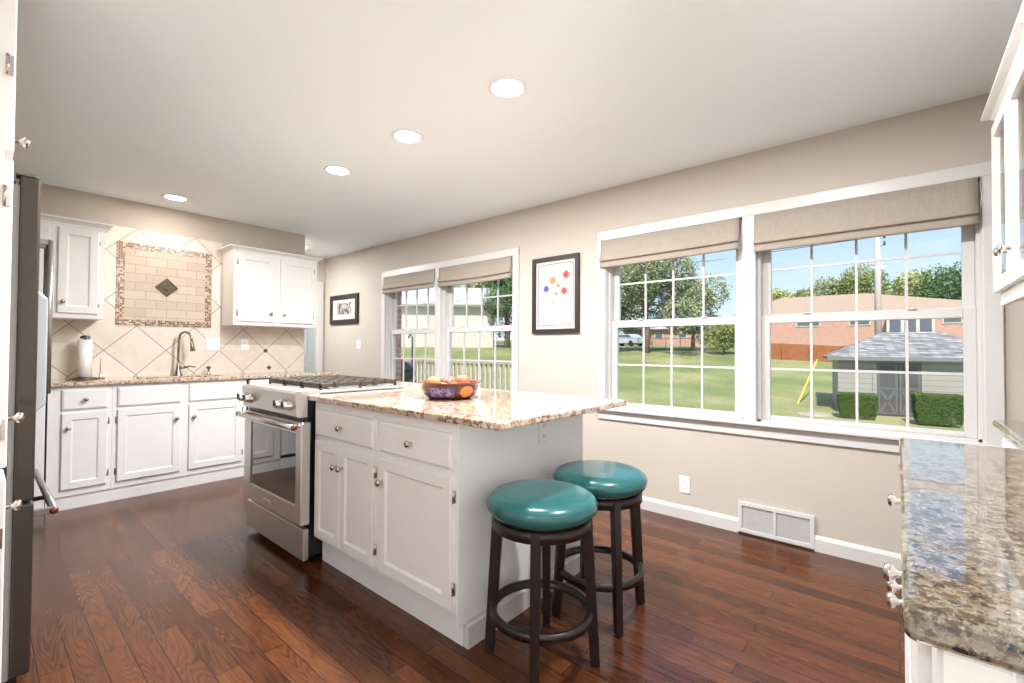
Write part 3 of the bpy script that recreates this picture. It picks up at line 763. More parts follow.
mb = MB(); mb.cyl((fx + .01, fy, TOP + .07), (fx + .05, fy - .01, TOP + .075), 0.014); mb.tube([(fx + .05, fy - .01, TOP + .075), (fx + .09, fy - .02, TOP + .085), (fx + .13, fy - .03, TOP + .075)], [.01, .008, .006], 8); mb.build('lever', M['bnickel'], o)
o = empty('soap_dispenser', (1.455, 5.07, TOP), 'small nickel soap dispenser right of the faucet', 'soap dispenser')
MB().lathe([(0.02, 0), (0.018, 0.01), (0.009, 0.02), (0.009, 0.06)], (1.455, 5.07, TOP)).build('pump_body', M['nickel'], o)
MB().lathe([(0.018, 0.06), (0.02, 0.07), (0.014, 0.08), (0, .082)], (1.455, 5.07, TOP)).cyl((1.455, 5.07, TOP + .07), (1.45, 5.03, TOP + .068), .005).build('pump_head', M['dsteel'], o)
# paper towel holder
o = empty('paper_towel_holder', (0.575, 5.04, TOP), 'paper towel roll on an upright dark metal holder', 'paper towel holder')
MB().lathe([(0.085, 0), (0.085, 0.008), (0.07, 0.014), (0.008, 0.016), (0.008, 0.325), (0.03, .328), (0.034, .338), (.022, .352), (0, .355)], (0.575, 5.04, TOP), n=24).build('stand', M['dsteel'], o)
MB().lathe([(0.02, 0.018), (0.045, 0.018), (0.045, 0.318), (0.02, 0.318)], (0.575, 5.04, TOP), n=28, caps=False).build('paper_roll', M['paper'], o)
MB().lathe([(0.03, 0), (0.03, .01), (.006, .016), (.004, .16), (0, .165)], (0.665, 5.0, TOP)).build('tension_arm', M['nickel'], o)

# ------------------------------------------------------------------ refrigerator
FX = 0.139; RY0, RY1 = 2.28, 3.21
FFR = Fr((FX, 0, 0), (0, 1, 0), (1, 0, 0))
o = empty('refrigerator', (-0.25, 2.745, 0), 'stainless french door refrigerator seen edge-on at the left', 'refrigerator')
MB().box(-0.68, FX - 0.065, RY0 + .005, RY1 - .005, 0.02, 1.755, 0.004).build('cabinet_body', M['fsteel'], o)
MB().box(FX - 0.065, FX - 0.05, RY0 + .012, RY1 - .012, 0.07, 1.75).build('door_gasket', pm('gasket', (.45, .43, .4), .7), o)
def fdoor(name, y0, y1, z0, z1):
    return MB().box(FX - 0.05, FX, y0, y1, z0, z1, 0.007, 2).build(name, M['fsteel'], o)
dn = fdoor('door', RY0, 2.742, 0.665, 1.782); df = fdoor('door', 2.748, RY1, 0.665, 1.782); fz = fdoor('freezer_drawer', RY0, RY1, 0.075, 0.655)
MB().box(-0.6, FX - 0.03, RY0 + .02, RY1 - .02, 0.0, 0.068).build('kick_grille', M['black'], o)
mb = MB(); pts = [(FX - .13, 1.757), (FX - .13, 1.81), (FX - .11, 1.806), (FX - .085, 1.792), (FX - .05, 1.787), (FX - .012, 1.796), (FX - .012, 1.784), (FX - .06, 1.784), (FX - .06, 1.757)]
mb.extrude_profile(pts, lambda p, q, t: (p, t, q), RY0 + .005, RY0 + .07); mb.build('hinge_cover', M['dsteel'], o)
def fhandle(parent, p, q, axis):
    mb = MB(); out = Vector((0.055, 0, 0)); p = Vector(p); q = Vector(q)
    d = (q - p).normalized()
    mb.tube([p + out, q + out], 0.0115, 12)
    for e in (p, q):
        s = d * (0.012 if e is p else -0.012)
        mb.hexa([*(e + s + Vector((0, 0, -.011)) + a for a in (Vector((0, -.009, 0)), Vector((.062, -.009, 0)), Vector((.062, .009, 0)), Vector((0, .009, 0)))),
                 *(e + s + Vector((0, 0, .011)) + a for a in (Vector((0, -.009, 0)), Vector((.062, -.009, 0)), Vector((.062, .009, 0)), Vector((0, .009, 0))))], 0.002)
    return mb.build('handle', M['hsteel'], parent)
M['hsteel'] = pm('handle_grey_steel', (.36, .33, .30), .3, .8)
fhandle(dn, (FX, 2.695, 1.0), (FX, 2.695, 1.64), 'z'); fhandle(df, (FX, 2.795, 1.0), (FX, 2.795, 1.64), 'z')
hd = fhandle(fz, (FX, 2.345, 0.60), (FX, 3.14, 0.60), 'y')
MB().lathe([(0.0125, 0), (0.0125, .004), (0, .005)], (FX + .055, 2.345, 0.60), (0, -1, 0), 14).build('handle_cap', M['copper'], hd)
# ice and water dispenser housing on the near door
mb = MB(); ya, yb_, za, zb = 2.36, 2.60, 0.955, 1.40
vs = [(0, 0, 0), (.03, .02, .03), ]
mb.hexa([(FX, ya, za), (FX + .030, ya + .012, za + .03), (FX + .030, yb_ - .012, za + .03), (FX, yb_, za), (FX, ya, zb), (FX + .030, ya + .012, zb - .03), (FX + .030, yb_ - .012, zb - .03), (FX, yb_, zb)], 0.004)
mb.build('water_dispenser', pm('pale_grey_dispenser', (.42, .42, .43), .3), dn)

# ------------------------------------------------------------------ tall pantry at left edge
PX = 0.067; PY0, PY1 = 2.05, 2.268
FP = Fr((PX, 0, 0), (0, 1, 0), (1, 0, 0))
o = empty('pantry_cabinet', (-0.3, 2.16, 0), 'tall white pantry cabinet at the left edge, beside the refrigerator', 'cabinet')
mb = MB(); mb.box(-0.70, PX - 0.020, PY0, PY1, 0.0, 2.42); mb.build('carcass', M['cab'], o)
for (a, b, kz, hz) in ((1.79, 2.38, 1.835, 2.05), (0.83, 1.765, 0.975, 1.65), (0.10, 0.79, 0.705, 0.62)):
    mb = MB(); F2 = Fr((PX - 0.020, 0, 0), (0, 1, 0), (1, 0, 0)); F2.panel(mb, PY0 + .004, PY1 - .006, a, b, DOOR)
    d = mb.build('door', M['cab'], o); knob(F2, PY0 + .03, kz, d, sc=1.05)
    zz = [hz] if b < 1 or b > 2 else [hz, 0.945]
    for z in zz:
        mb = MB(); mb.box(PX - .018, PX - .006, PY0 - .001, PY0 + .0035, z - .03, z + .03); mb.cyl((PX - .019, PY0 - .002, z - .032), (PX - .019, PY0 - .002, z + .032), .004, n=8); mb.build('hinge', M['nickel'], d)
mb = MB(); mb.box(-0.70, PX - .06, PY0 - .012, PY0, 0, 2.42, .003); mb.build('side_panel', M['cab'], o)
MB().box(-0.72, PX + .0, PY0 - .02, PY1, 2.42, CEIL).build('crown_moulding', M['cab'], o)

# ------------------------------------------------------------------ island
IX = 1.235; IY0, IY1, IXB = 1.325, 2.485, 2.16
FI = Fr((IX, 0, 0), (0, -1, 0), (-1, 0, 0))       # u = -y
def island_unit(label, ya, yb, doors, drawers):
    o = empty('island_cabinet', (1.7, (ya + yb) / 2, 0), label, 'cabinet', 'white island cabinets')
    MB().box(IX, IXB, ya, yb, 0.148, CT - .001).build('carcass', M['cab'], o)
    MB().box(IX + 0.05, IXB - .02, ya + (0.012 if ya < 1.5 else 0), yb, 0, 0.148).build('toe_board', M['cab'], o)
    for d in doors: cab_door(FI, o, *d)
    for d in drawers: cab_drawer(FI, o, *d)
    return o
u1 = island_unit('white island cabinet next to the range, one drawer over two narrow doors', 1.868, IY1,
    [(-2.450, -2.190, 0.168, 0.690, -2.215, 0.583, None, .045), (-2.184, -1.888, 0.168, 0.690, -2.160, 0.583, 1, .045)], [(-2.450, -1.888, 0.718, 0.858)])
u2 = island_unit('white island cabinet at the stool end, one drawer over one wide door', IY0, 1.867,
    [(-1.838, -1.345, 0.168, 0.690, -1.808, 0.583, 1)], [(-1.840, -1.348, 0.718, 0.858)])
MB().box(IX + 0.002, IXB - .001, IY0 - .006, IY0 - .0005, 0.10, CT - .001).build('end_panel', M['endp'], u2)
mb = MB(); mb.extrude_profile([(0, 0), (-.022, 0), (-.022, .088), (-.014, .094), (-.012, .108), (-.004, .112), (0, .112)], lambda p, q, t: (t, IY0 + .006 + p, q), IX + .05, IXB + .0)
mb.build('base_trim', M['trim'], u2)
MB().box(1.86, IXB, IY1 + .001, 3.29, 0, CT).build('island_back_panel', M['endp'], label='white panelled island section behind the range', cat='cabinet')
o = empty('granite_worktop', (1.7, 1.9, CT), 'polished speckled granite island worktop holding the fruit bowl', 'worktop')
mb = MB(); mb.box(1.195, 2.19, 1.07, 2.493, CT, TOP, 0.006, 2); mb.box(1.845, 2.19, 2.494, 3.31, CT, TOP, 0.006, 2); mb.build('slab', M['granite'], o)
p_ = plate('wall_outlet', 'small white outlet on the island end under the worktop overhang', 'outlet', (1.79, IY0 - .006, 0.80), (1, 0, 0), (0, -1, 0), 0.07, 0.11, 'outlet')

# ------------------------------------------------------------------ range
GX = 1.165; GY0, GY1 = 2.50, 3.258
FR = Fr((GX, 0, 0), (0, -1, 0), (-1, 0, 0))
o = empty('gas_range', (1.5, (GY0 + GY1) / 2, 0), 'stainless slide-in gas range beside the island cabinet', 'range')
GF0 = 2.452
MB().box(GX + .03, 1.84, GY0 + .003, GY1 - .003, 0.035, 0.93).build('range_body', M['black'], o)
mb = MB()
for yy in (GY0 + .06, GY1 - .06):
    for xx in (GX + .09, 1.78): mb.cyl((xx, yy, 0), (xx, yy, .04), .018)
mb.build('levelling_feet', M['black'], o)
mb = MB(); FR.box(mb, -GY1 + .004, -GF0 - .012, 0.035, 0.207, -.03, 0.0, .004); mb.build('storage_drawer', M['steel'], o)
# oven door with a real window opening
mb = MB(); d0, d1_ = -GY1 + .002, -GF0 - .002; zb, zt = 0.232, 0.79
wa, wb, wz0, wz1 = d0 + .115, d1_ - .070, .335, .725
FR.box(mb, d0, wa, zb, zt, -.03, .022, .006); FR.box(mb, wb, d1_, zb, zt, -.03, .022, .006)
FR.box(mb, wa - .006, wb + .006, zb, wz0, -.03, .0218, .003); FR.box(mb, wa - .006, wb + .006, wz1, zt, -.03, .0218, .003)
od = mb.build('oven_door', M['steel'], o)
mb = MB(); FR.box(mb, wa - .004, wb + .004, wz0 - .004, wz1 + .004, -.01, .016); mb.build('oven_window', M['ovenglass'], od)
mb = MB(); hx = .060; pz = .768
mb.tube([FR.p(d0 + .012, pz, hx), FR.p(d1_ - .012, pz, hx)], .0145, 14)
for uu in (d0 + .05, d1_ - .05): mb.cyl(FR.p(uu, pz, .02), FR.p(uu, pz, hx), .011)
hh = mb.build('handle', M['steel'], od)
for uu, s in ((d0 + .012, -1), (d1_ - .012, 1)):
    MB().lathe([(.0155, 0), (.0155, .012), (.012, .015), (0, .016)], FR.p(uu, pz, hx) - Vector((0, s * -.0, 0)), (0, -s, 0), 14).build('handle_cap', M['copper'], hh)
mb = MB(); FR.panel(mb, -2.93, -2.83, .262, .288, [(0, .021), (0, .024), (.003, .026)]); mb.build('badge', pm('warm_badge', (.75, .62, .5), .3, .6), od)
mb = MB(); FR.box(mb, d0 + .02, d1_ - .02, .792, .808, -.02, .002); mb.build('vent_slot', M['black'], o)
# sloped control panel
mb = MB(); mb.extrude_profile([(GX + .03, .812), (GX - .018, .812), (GX - .03, .822), (GX - .038, .925), (GX - .040, .945), (GX - .028, .957), (GX + .10, .957), (GX + .10, .93), (GX + .03, .93)], lambda p, q, t: (p, t, q), GY0 - .003, GY1)
cp = mb.build('control_panel', M['steel'], o)
for yy in (3.215, 3.115, 2.67, 2.57):
    kb = MB().lathe([(.028, 0), (.028, .006), (.0225, .010), (.021, .036), (.017, .041), (0, .042)], (GX - .034, yy, .875), (-1, 0, 0.05), 18, caps=False).build('burner_knob', M['steel'], cp)
    MB().box(GX - .083, GX - .073, yy - .0025, yy + .0025, .868, .902).build('pointer', M['black'], kb)
mb = MB(); mb.box(GX + .10, 1.84, GY0 - .006, GY1 + .006, .936, .952, .004); ck = mb.build('cooktop', M['steel'], o)
burners = [(1.40, 2.66), (1.68, 2.66), (1.54, 2.88), (1.40, 3.10), (1.68, 3.10)]
for i, (bx, by) in enumerate(burners):
    r = .045 if i != 2 else .055
    b_ = MB().lathe([(r + .012, 0), (r + .012, .006), (r, .008), (r, .016), (r - .012, .021), (0, .021)], (bx, by, .952), n=20, caps=False).build('burner', M['iron'], o)
# continuous grates: three sections
for k in range(3):
    y0 = GY0 + .025 + k * .237; y1 = y0 + .232; x0, x1 = GX + .115, 1.80; z0, z1 = .968, .992
    mb = MB(); t = .012
    mb.box(x0, x1, y0, y0 + t, z0, z1, .002); mb.box(x0, x1, y1 - t, y1, z0, z1, .002)
    for xx in (x0, x1 - t): mb.box(xx, xx + t, y0, y1, z0 - .006, z1, .002)
    ym = (y0 + y1) / 2; mb.box(x0, x1, ym - t / 2, ym + t / 2, z0, z1, .002)
    for j in range(1, 6):
        xx = x0 + (x1 - x0) * j / 6; mb.box(xx - t / 2, xx + t / 2, y0, y1, z0, z1, .002)
    for xx in (x0, (x0 + x1) / 2 - t / 2, x1 - t):
        for yy in (y0, y1 - t): mb.box(xx, xx + t, yy, yy + t, .952, z0, 0)
    mb.build('grate', M['iron'], o)

# ------------------------------------------------------------------ fruit bowl
BX, BY = 1.635, 1.815
o = empty('fruit_bowl', (BX, BY, TOP), 'painted brown pottery bowl of fruit on the island worktop', 'bowl')
mb = MB().lathe([(0.0, 0.0), (0.105, 0.0), (0.112, 0.004), (0.138, 0.022), (0.148, 0.048), (0.149, 0.072), (0.152, 0.080), (0.163, 0.084), (0.165, 0.089), (0.158, 0.091), (0.145, 0.085), (0.140, 0.060), (0.128, 0.026), (0.10, 0.012), (0, 0.010)], (BX, BY, TOP), n=48, caps=False)
g = NG('painted_pottery'); v = g.co(); x, y, z = g.sep(v)
f = g.noise(v, 55, 3, 0.5); pat = g.ramp(f, [(0.46, (0.07, 0.04, 0.17)), (0.50, (0.32, 0.26, 0.48)), (0.56, (0.09, 0.05, 0.2)), (0.60, (0.20, 0.05, 0.03))], 'CONSTANT')
ang = g.math('ARCTAN2', y, x)      # object coords
base = (0.075, 0.017, 0.008, 1)
def inband(a0, a1, z0, z1):
    q = g.math('MULTIPLY', g.math('GREATER_THAN', ang, a0), g.math('LESS_THAN', ang, a1))
    q = g.math('MULTIPLY', q, g.math('GREATER_THAN', z, z0)); return g.math('MULTIPLY', q, g.math('LESS_THAN', z, z1))
col = g.mix(inband(-3.10, -2.15, 0.016, 0.062), base, pat)
def disc(a0, zc, ra, rz):
    p = g.math('POWER', g.math('DIVIDE', g.math('SUBTRACT', ang, a0), ra), 2.0); q = g.math('POWER', g.math('DIVIDE', g.math('SUBTRACT', z, zc), rz), 2.0)
    return g.math('LESS_THAN', g.math('ADD', p, q), 1.0)
col = g.mix(disc(-1.68, 0.042, 0.27, 0.03), col, (0.72, 0.19, 0.035, 1))
col = g.mix(inband(-1.2, -0.4, 0.012, 0.068), col, pat)
col = g.mix(g.math('GREATER_THAN', z, 0.083), col, (0.20, 0.07, 0.05, 1))
mb.build('bowl_body', g.done(col, 0.12), o)
def fruit(kind, x, y, z, r, label, mat):
    q = empty(kind, (x, y, z - r), label, 'fruit', 'fruit in the bowl')
    prof = [(r * math.sin(a * PI / 12) * (1 if a else 0), -r * 0.95 * math.cos(a * PI / 12) - (0.06 * r if a > 10 else 0)) for a in range(13)]
    prof[-1] = (0, r * .78); prof[0] = (0, -r * .9)
    MB().lathe(prof, (x, y, z), n=20, caps=False).build('flesh', M[mat], q)
    MB().cyl((x, y, z + r * .74), (x + .004, y, z + r * 1.02), .002, n=6).build('stem', M['stem'], q)
ZB = TOP + 0.052
fruit('orange', BX - .075, BY + .045, ZB + .030, .037, 'pale orange fruit at the left of the bowl', 'orange')
fruit('peach', BX + .045, BY - .050, ZB + .036, .039, 'large reddish orange peach at the right of the bowl', 'peach')
fruit('apple', BX - .008, BY + .002, ZB + .022, .034, 'red apple in the middle of the bowl', 'apple')
fruit('apple', BX + .058, BY + .045, ZB + .026, .035, 'red apple at the back of the bowl behind the peach', 'apple')
fruit('orange', BX - .035, BY - .075, ZB + .006, .034, 'small orange low at the front rim of the bowl', 'orange')

# ------------------------------------------------------------------ stools
def stool(label, cx, cy, rz):
    o = empty('bar_stool', (cx, cy, 0), label, 'stool', 'teal swivel stools at the island', rz=rz)
    R = 0.212
    mb = MB().lathe([(0, 0.560), (0.165, 0.560), (0.188, 0.562), (0.203, 0.568), (0.2115, 0.579), (0.2145, 0.592), (0.2135, 0.605), (0.208, 0.617), (0.197, 0.628), (0.180, 0.635), (0.150, 0.639), (0.09, 0.641), (0, 0.642)], (0, 0, 0), n=64, caps=False)
    mb.build('seat', M['teal'], o, local=True)
    # curved wooden collar
    mb = MB().lathe([(0.168, 0.510), (0.192, 0.510), (0.192, 0.550), (0.168, 0.550), (0.168, 0.510)], (0, 0, 0), n=48, caps=False); mb.build('seat_ring', M['darkwood'], o, local=True)
    MB().lathe([(0.10, 0.540), (0.167, 0.545), (0.167, 0.559), (0, 0.5595)], (0, 0, 0), n=24).build('swivel_plate', M['dsteel'], o, local=True)
    for k in range(4):
        a = k * PI / 2; c, s = math.cos(a), math.sin(a)
        def q(r, t, z): return (r * c - t * s, r * s + t * c, z)
        mb = MB(); ri, ro = 0.150, 0.194; bi, bo = 0.188, 0.224; w = 0.0175; w2 = 0.0155
        mb.hexa([q(bi, -w2, 0), q(bo, -w2, 0), q(bo, w2, 0), q(bi, w2, 0), q(ri, -w, .545), q(ro, -w, .545), q(ro, w, .545), q(ri, w, .545)], .003)
        lg = mb.build('leg', M['darkwood'], o, local=True)
        mb = MB(); mb.lathe([(.010, 0), (.010, .004)], q(.206, 0, -.0035), n=10); gl_ = mb.build('glide', M['black_rubber'], lg, local=True)
    MB().lathe([(0.178, 0.172), (0.198, 0.172), (0.198, 0.202), (0.178, 0.202), (0.178, 0.172)], (0, 0, 0), n=56, caps=False).build('foot_ring', M['darkwood'], o, local=True)
    o.location.z = 0.004
stool('teal leather swivel stool nearest the camera, larger in the photo', 1.435, 1.060, math.radians(30))
stool('teal leather swivel stool behind the nearer one, closer to the windows', 1.885, 1.060, math.radians(52))

# ------------------------------------------------------------------ right counter run
FRT = Fr((0, -0.030, 0), (-1, 0, 0), (0, 1, 0))       # faces +Y, u = -x
o = empty('base_cabinet', (1.2, -0.33, 0), 'white base cabinet under the near right granite worktop', 'cabinet', 'white base cabinets along the right wall')
MB().box(0.66, 1.79, RY + .003, -0.030, 0.10, CT - .005).build('carcass', M['cab'], o)
MB().box(0.70, 1.79, RY + .003, -0.09, 0.0, 0.10).build('toe_board', M['cab'], o)
for (a, b) in ((-1.77, -1.345), (-1.325, -0.775)): cab_drawer(FRT, o, a, b, .732, .878)
for (a, b, ku, hs) in ((-1.77, -1.345, -1.375, -1), (-1.325, -0.70, -1.295, 1)): cab_door(FRT, o, a, b, .15, .708, ku, .655, hs)
FE = Fr((0.66, 0, 0), (0, -1, 0), (-1, 0, 0))         # end facing -X, u=-y
mb = MB(); FE.panel(mb, 0.10, 0.60, 0.13, 0.88, [(0, 0), (0, .012), (.004, .015), (.05, .015), (.06, .008), (.07, .008)]); mb.build('end_panel', M['cab'], o)
mb = MB(); FE.box(mb, 0.031, 0.085, 0.0, 0.895, 0, .012, .003); mb.build('corner_post', M['cab'], o)
o = empty('granite_worktop', (1.2, -0.3, CT), 'glossy granite worktop in the right foreground', 'worktop')
mb = MB(); mb.box(0.612, 1.822, RY + .002, -0.002, CT - .004, TOP, 0.011, 3); mb.build('slab', M['granite2'], o)
o = empty('base_cabinet', (2.2, -0.45, 0), 'shallower white base cabinet set back toward the right window', 'cabinet', 'white base cabinets along the right wall')
MB().box(1.825, 2.52, RY + .003, -0.315, 0.10, CT - .001).build('carcass', M['cab'], o)
MB().box(1.80, 2.50, RY + .003, -0.36, 0.0, 0.10).build('toe_board', M['cab'], o)
FB = Fr((0, -0.315, 0), (-1, 0, 0), (0, 1, 0))
for (a, b, ku) in ((-2.49, -2.16, -2.2), (-2.14, -1.84, -2.1)): cab_drawer(FB, o, a, b, .732, .878); cab_door(FB, o, a, b, .15, .708, ku, .66)
o = empty('granite_worktop', (2.2, -0.45, CT), 'short set-back granite worktop near the right window trim', 'worktop')
mb = MB(); mb.box(1.824, 2.55, RY + .002, -0.278, CT, TOP, 0.011, 3); mb.build('slab', M['granite2'], o)

# glass-door upper cabinets
UY = -0.322
FG = Fr((0, UY, 0), (-1, 0, 0), (0, 1, 0))
def glass_upper(label, x0, x1, ends, kn):
    o = empty('glass_cabinet', ((x0 + x1) / 2, (RY + UY) / 2, 1.417), label, 'cabinet', 'glass door upper cabinets on the right wall')
    mb = MB(); t = .018; z0, z1 = 1.40, 2.135
    mb.box(x0, x1, RY + .003, RY + .012, z0, z1); mb.box(x0, x0 + t, RY + .012, UY - .02, z0, z1); mb.box(x1 - t, x1, RY + .012, UY - .02, z0, z1)
    mb.box(x0 + t, x1 - t, RY + .012, UY - .02, z0, z0 + t + .01); mb.box(x0 + t, x1 - t, RY + .012, UY - .02, z1 - t, z1)
    xm = (x0 + x1) / 2; mb.box(xm - .02, xm + .02, UY - .02, UY, z0 + .05, z1 - .04); mb.box(x0, x1, UY - .02, UY, z0 - .018, z0 + .05); mb.box(x0, x1, UY - .02, UY, z1 - .04, z1); mb.box(x0, x0 + .03, UY - .02, UY, z0 + .05, z1 - .04); mb.box(x1 - .03, x1, UY - .02, UY, z0 + .05, z1 - .04)
    mb.build('carcass', M['cab'], o)
    for zz in (1.66, 1.90): MB().box(x0 + t, x1 - t, RY + .013, UY - .03, zz, zz + .014).build('shelf', pm('warm_shelf', (.62, .45, .33), .5), o)
    mb = MB(); crown(mb, x0, x1, UY, 2.132, front=1, ends=ends, yb=RY + .003); mb.build('crown_moulding', M['cab'], o)
    for (a, b, ku, hs) in ((-x1 + .008, -xm - .006, -xm - .035, -1), (-xm + .006, -x0 - .008, -xm + .035, 1)):
        mb = MB(); FG.ring(mb, a, b, 1.435, 2.112, .05, .002, .021); d = mb.build('door', M['cab'], o)
        mb = MB(); FG.box(mb, a + .045, b - .045, 1.48, 2.067, .008, .012); mb.build('pane', M['glass'], d)
        knob(FG, ku, 1.555, d, .021)
glass_upper('glass-door white upper cabinet at the right edge, beside the window', 1.985, 2.695, (False, True), None)
glass_upper('glass-door white upper cabinet beyond the right edge of the photo', 1.45, 1.983, (True, False), None)

# ------------------------------------------------------------------ outside
def gz(x, y):
    d = 0.763 * x + 0.647 * y
    if d < 18: return -1.25
    if d < 45:
        t = (d - 18) / 27; return -1.25 + 2.6 * (t * t * (3 - 2 * t) * .5 + t * .5)
    return 1.35 + (d - 45) * 0.03
mb = MB(); N = 70; x0g, x1g, y0g, y1g = 3.45, 110.0, -40.0, 75.0
vs = [[None] * (N + 1) for _ in range(N + 1)]
for i in range(N + 1):
    for j in range(N + 1):
        x = x0g + (x1g - x0g) * (i / N) ** 1.6; y = y0g + (y1g - y0g) * j / N
        vs[i][j] = mb.bm.verts.new((x, y, gz(x, y)))
for i in range(N):
    for j in range(N):
        f = mb.bm.faces.new((vs[i][j], vs[i + 1][j], vs[i + 1][j + 1], vs[i][j + 1])); f.smooth = True
mb.build('lawn', M['lawn'], label='green back lawn sloping up away from the house', cat='lawn', kind='stuff')

def place_on(o, x, y, rz=0): o.location = (x, y, gz(x, y)); o.rotation_euler = (0, 0, rz)

# shed
ang = math.radians(-82)
o = empty('garden_shed', (22.44, -0.63, -1.27), 'greige garden shed with grey hip roof and dark double doors', 'shed', rz=ang)
LW, DP, EH = 4.9, 3.6, 2.15
FSH = Fr((0, 0, 0), (1, 0, 0), (0, -1, 0))
def lbox(mb, *a, **k): return mb.box(*a, **k)
MB().box(-LW / 2, LW / 2, 0, DP, 0, EH).build('shed_wall', M['siding'], o, local=True)
mb = MB(); ov = .35; zz = EH - .02; hr = 1.12
A = [(-LW / 2 - ov, -ov, zz), (LW / 2 + ov, -ov, zz), (LW / 2 + ov, DP + ov, zz), (-LW / 2 - ov, DP + ov, zz)]
B = [(p[0], p[1], zz + .12) for p in A]; R1 = (-LW / 2 + DP / 2 - .2, DP / 2, zz + hr); R2 = (LW / 2 - DP / 2 + .2, DP / 2, zz + hr)
v = [mb.bm.verts.new(p) for p in A + B + [R1, R2]]
for q in ((3, 2, 1, 0), (0, 1, 5, 4), (1, 2, 6, 5), (2, 3, 7, 6), (3, 0, 4, 7), (4, 5, 9, 8), (6, 7, 8, 9)): mb.bm.faces.new([v[i] for i in q])
mb.bm.faces.new((v[5], v[6], v[9])); mb.bm.faces.new((v[7], v[4], v[8]))
mb.build('hip_roof', M['shingle'], o, local=True)
MB().box(-LW / 2 - ov - .01, LW / 2 + ov + .01, -ov - .02, -ov, zz - .02, zz + .12).build('fascia', pm('fascia_grey', (.18, .175, .17), .7), o, local=True)
for s in (0, 1):
    a = -1.25 + s * .64
    mb = MB(); FSH.box(mb, a, a + .63, 0.06, 2.02, 0, .04); dd = mb.build('door', M['sheddoor'], o, local=True)
    mb = MB(); FSH.ring(mb, a + .02, a + .61, .1, 1.98, .07, .04, .055)
    FSH.box(mb, a + .08, a + .55, 1.02, 1.10, .04, .055)
    for (z0_, z1_) in ((.12, 1.0),):
        for sx in (1, -1):
            p0 = (a + .315 - sx * .22, z0_ + .05); p1 = (a + .315 + sx * .22, z1_)
            mb.hexa([FSH.p(p0[0] - .05, p0[1], .04), FSH.p(p0[0] + .05, p0[1], .04), FSH.p(p0[0] + .05, p0[1], .055), FSH.p(p0[0] - .05, p0[1], .055), FSH.p(p1[0] - .05, p1[1], .04), FSH.p(p1[0] + .05, p1[1], .04), FSH.p(p1[0] + .05, p1[1], .055), FSH.p(p1[0] - .05, p1[1], .055)])
    mb.build('door_brace', M['shedbrace'], dd, local=True)
mb = MB()
for a in (-1.37, .04): FSH.box(mb, a, a + .12, 0, 2.0, 0, .05)
mb.build('door_casing', M['siding'], o, local=True)

def leafcloud(mb, blobs, n, s, seed, flat=1.0):
    rnd = random.Random(seed)
    tot = sum(b[3] ** 2 for b in blobs)
    for (bx, by, bz, br) in blobs:
        k = int(n * br * br / tot)
        for _ in range(k):
            th = rnd.uniform(0, 2 * PI); ph = math.acos(rnd.uniform(-1, 1)); r = br * (rnd.uniform(.35, 1) ** .5) * (1 + .12 * math.sin(5 * th) * math.sin(4 * ph))
            c = Vector((bx + r * math.sin(ph) * math.cos(th), by + r * math.sin(ph) * math.sin(th), bz + r * math.cos(ph) * flat))
            u = Vector((rnd.gauss(0, 1), rnd.gauss(0, 1), rnd.gauss(0, 1))).normalized(); w = u.orthogonal().normalized()
            a = s * rnd.uniform(.6, 1.3); b = a * .6
            mb.bm.faces.new([mb.bm.verts.new(c + u * a * p + w * b * q) for p, q in ((-1, 0), (0, -1), (1, 0), (0, 1))])
def tree(label, x, y, h, spread, mat, seed, n=2600, leaf=.16, group='background trees', name='tree', base=0.35, z=None):
    rnd = random.Random(seed)
    o = empty(name, (x, y, gz(x, y) if z is None else z), label, 'tree', group)
    mb = MB()
    mb.tube([(0, 0, -.3), (.05 * spread, 0, h * .25), (0, .05 * spread, h * .5), (0, 0, h * .8)], [h * .032, h * .024, h * .016, h * .006], 8)
    mb.build('trunk', M['bark'], o, local=True)
    mb = MB(); blobs = []
    for i in range(11):
        a = i * 2.4 + rnd.uniform(-.3, .3); rr = spread * rnd.uniform(.25, .75) * (0.5 if i > 8 else 1); hz = h * (base + (1 - base) * rnd.uniform(.15, .82))
        p = (rr * math.cos(a), rr * math.sin(a), hz); blobs.append((*p, spread * rnd.uniform(.30, .48)))
        mb.tube([(0, 0, h * rnd.uniform(.22, .5)), (p[0] * .5, p[1] * .5, hz * .8), p], [h * .012, h * .008, h * .003], 5)
    blobs.append((0, 0, h * .78, spread * .5))
    mb.build('branches', M['bark'], o, local=True)
    mb = MB(); leafcloud(mb, blobs, n, leaf, seed + 1); mb.build('foliage', M[mat], o, local=True)
# window 3: big silvery tree and its neighbours
tree('large silvery green tree filling the window beside the framed flower print', 37.6, 16.6, 9.2, 4.9, 'leaf_willow', 3, 22000, .11, base=.16)
tree('silvery tree at the left edge of the near window pair', 36.0, 20.4, 8.2, 4.0, 'leaf_willow', 7, 12000, .12, base=.2)
tree('green tree right of the large silvery tree', 44.5, 15.0, 6.2, 3.6, 'leaf_green', 11, 9000, .13, base=.14)
tree('tall tree far behind the silvery trees', 60, 31, 10.5, 6.5, 'leaf_green', 13, 5000, .25, base=.2)
tree('rounded bush-like small tree at the lower right of the tree window', 41.0, 11.2, 2.7, 1.7, 'leaf_green', 17, 3000, .10, base=.1)
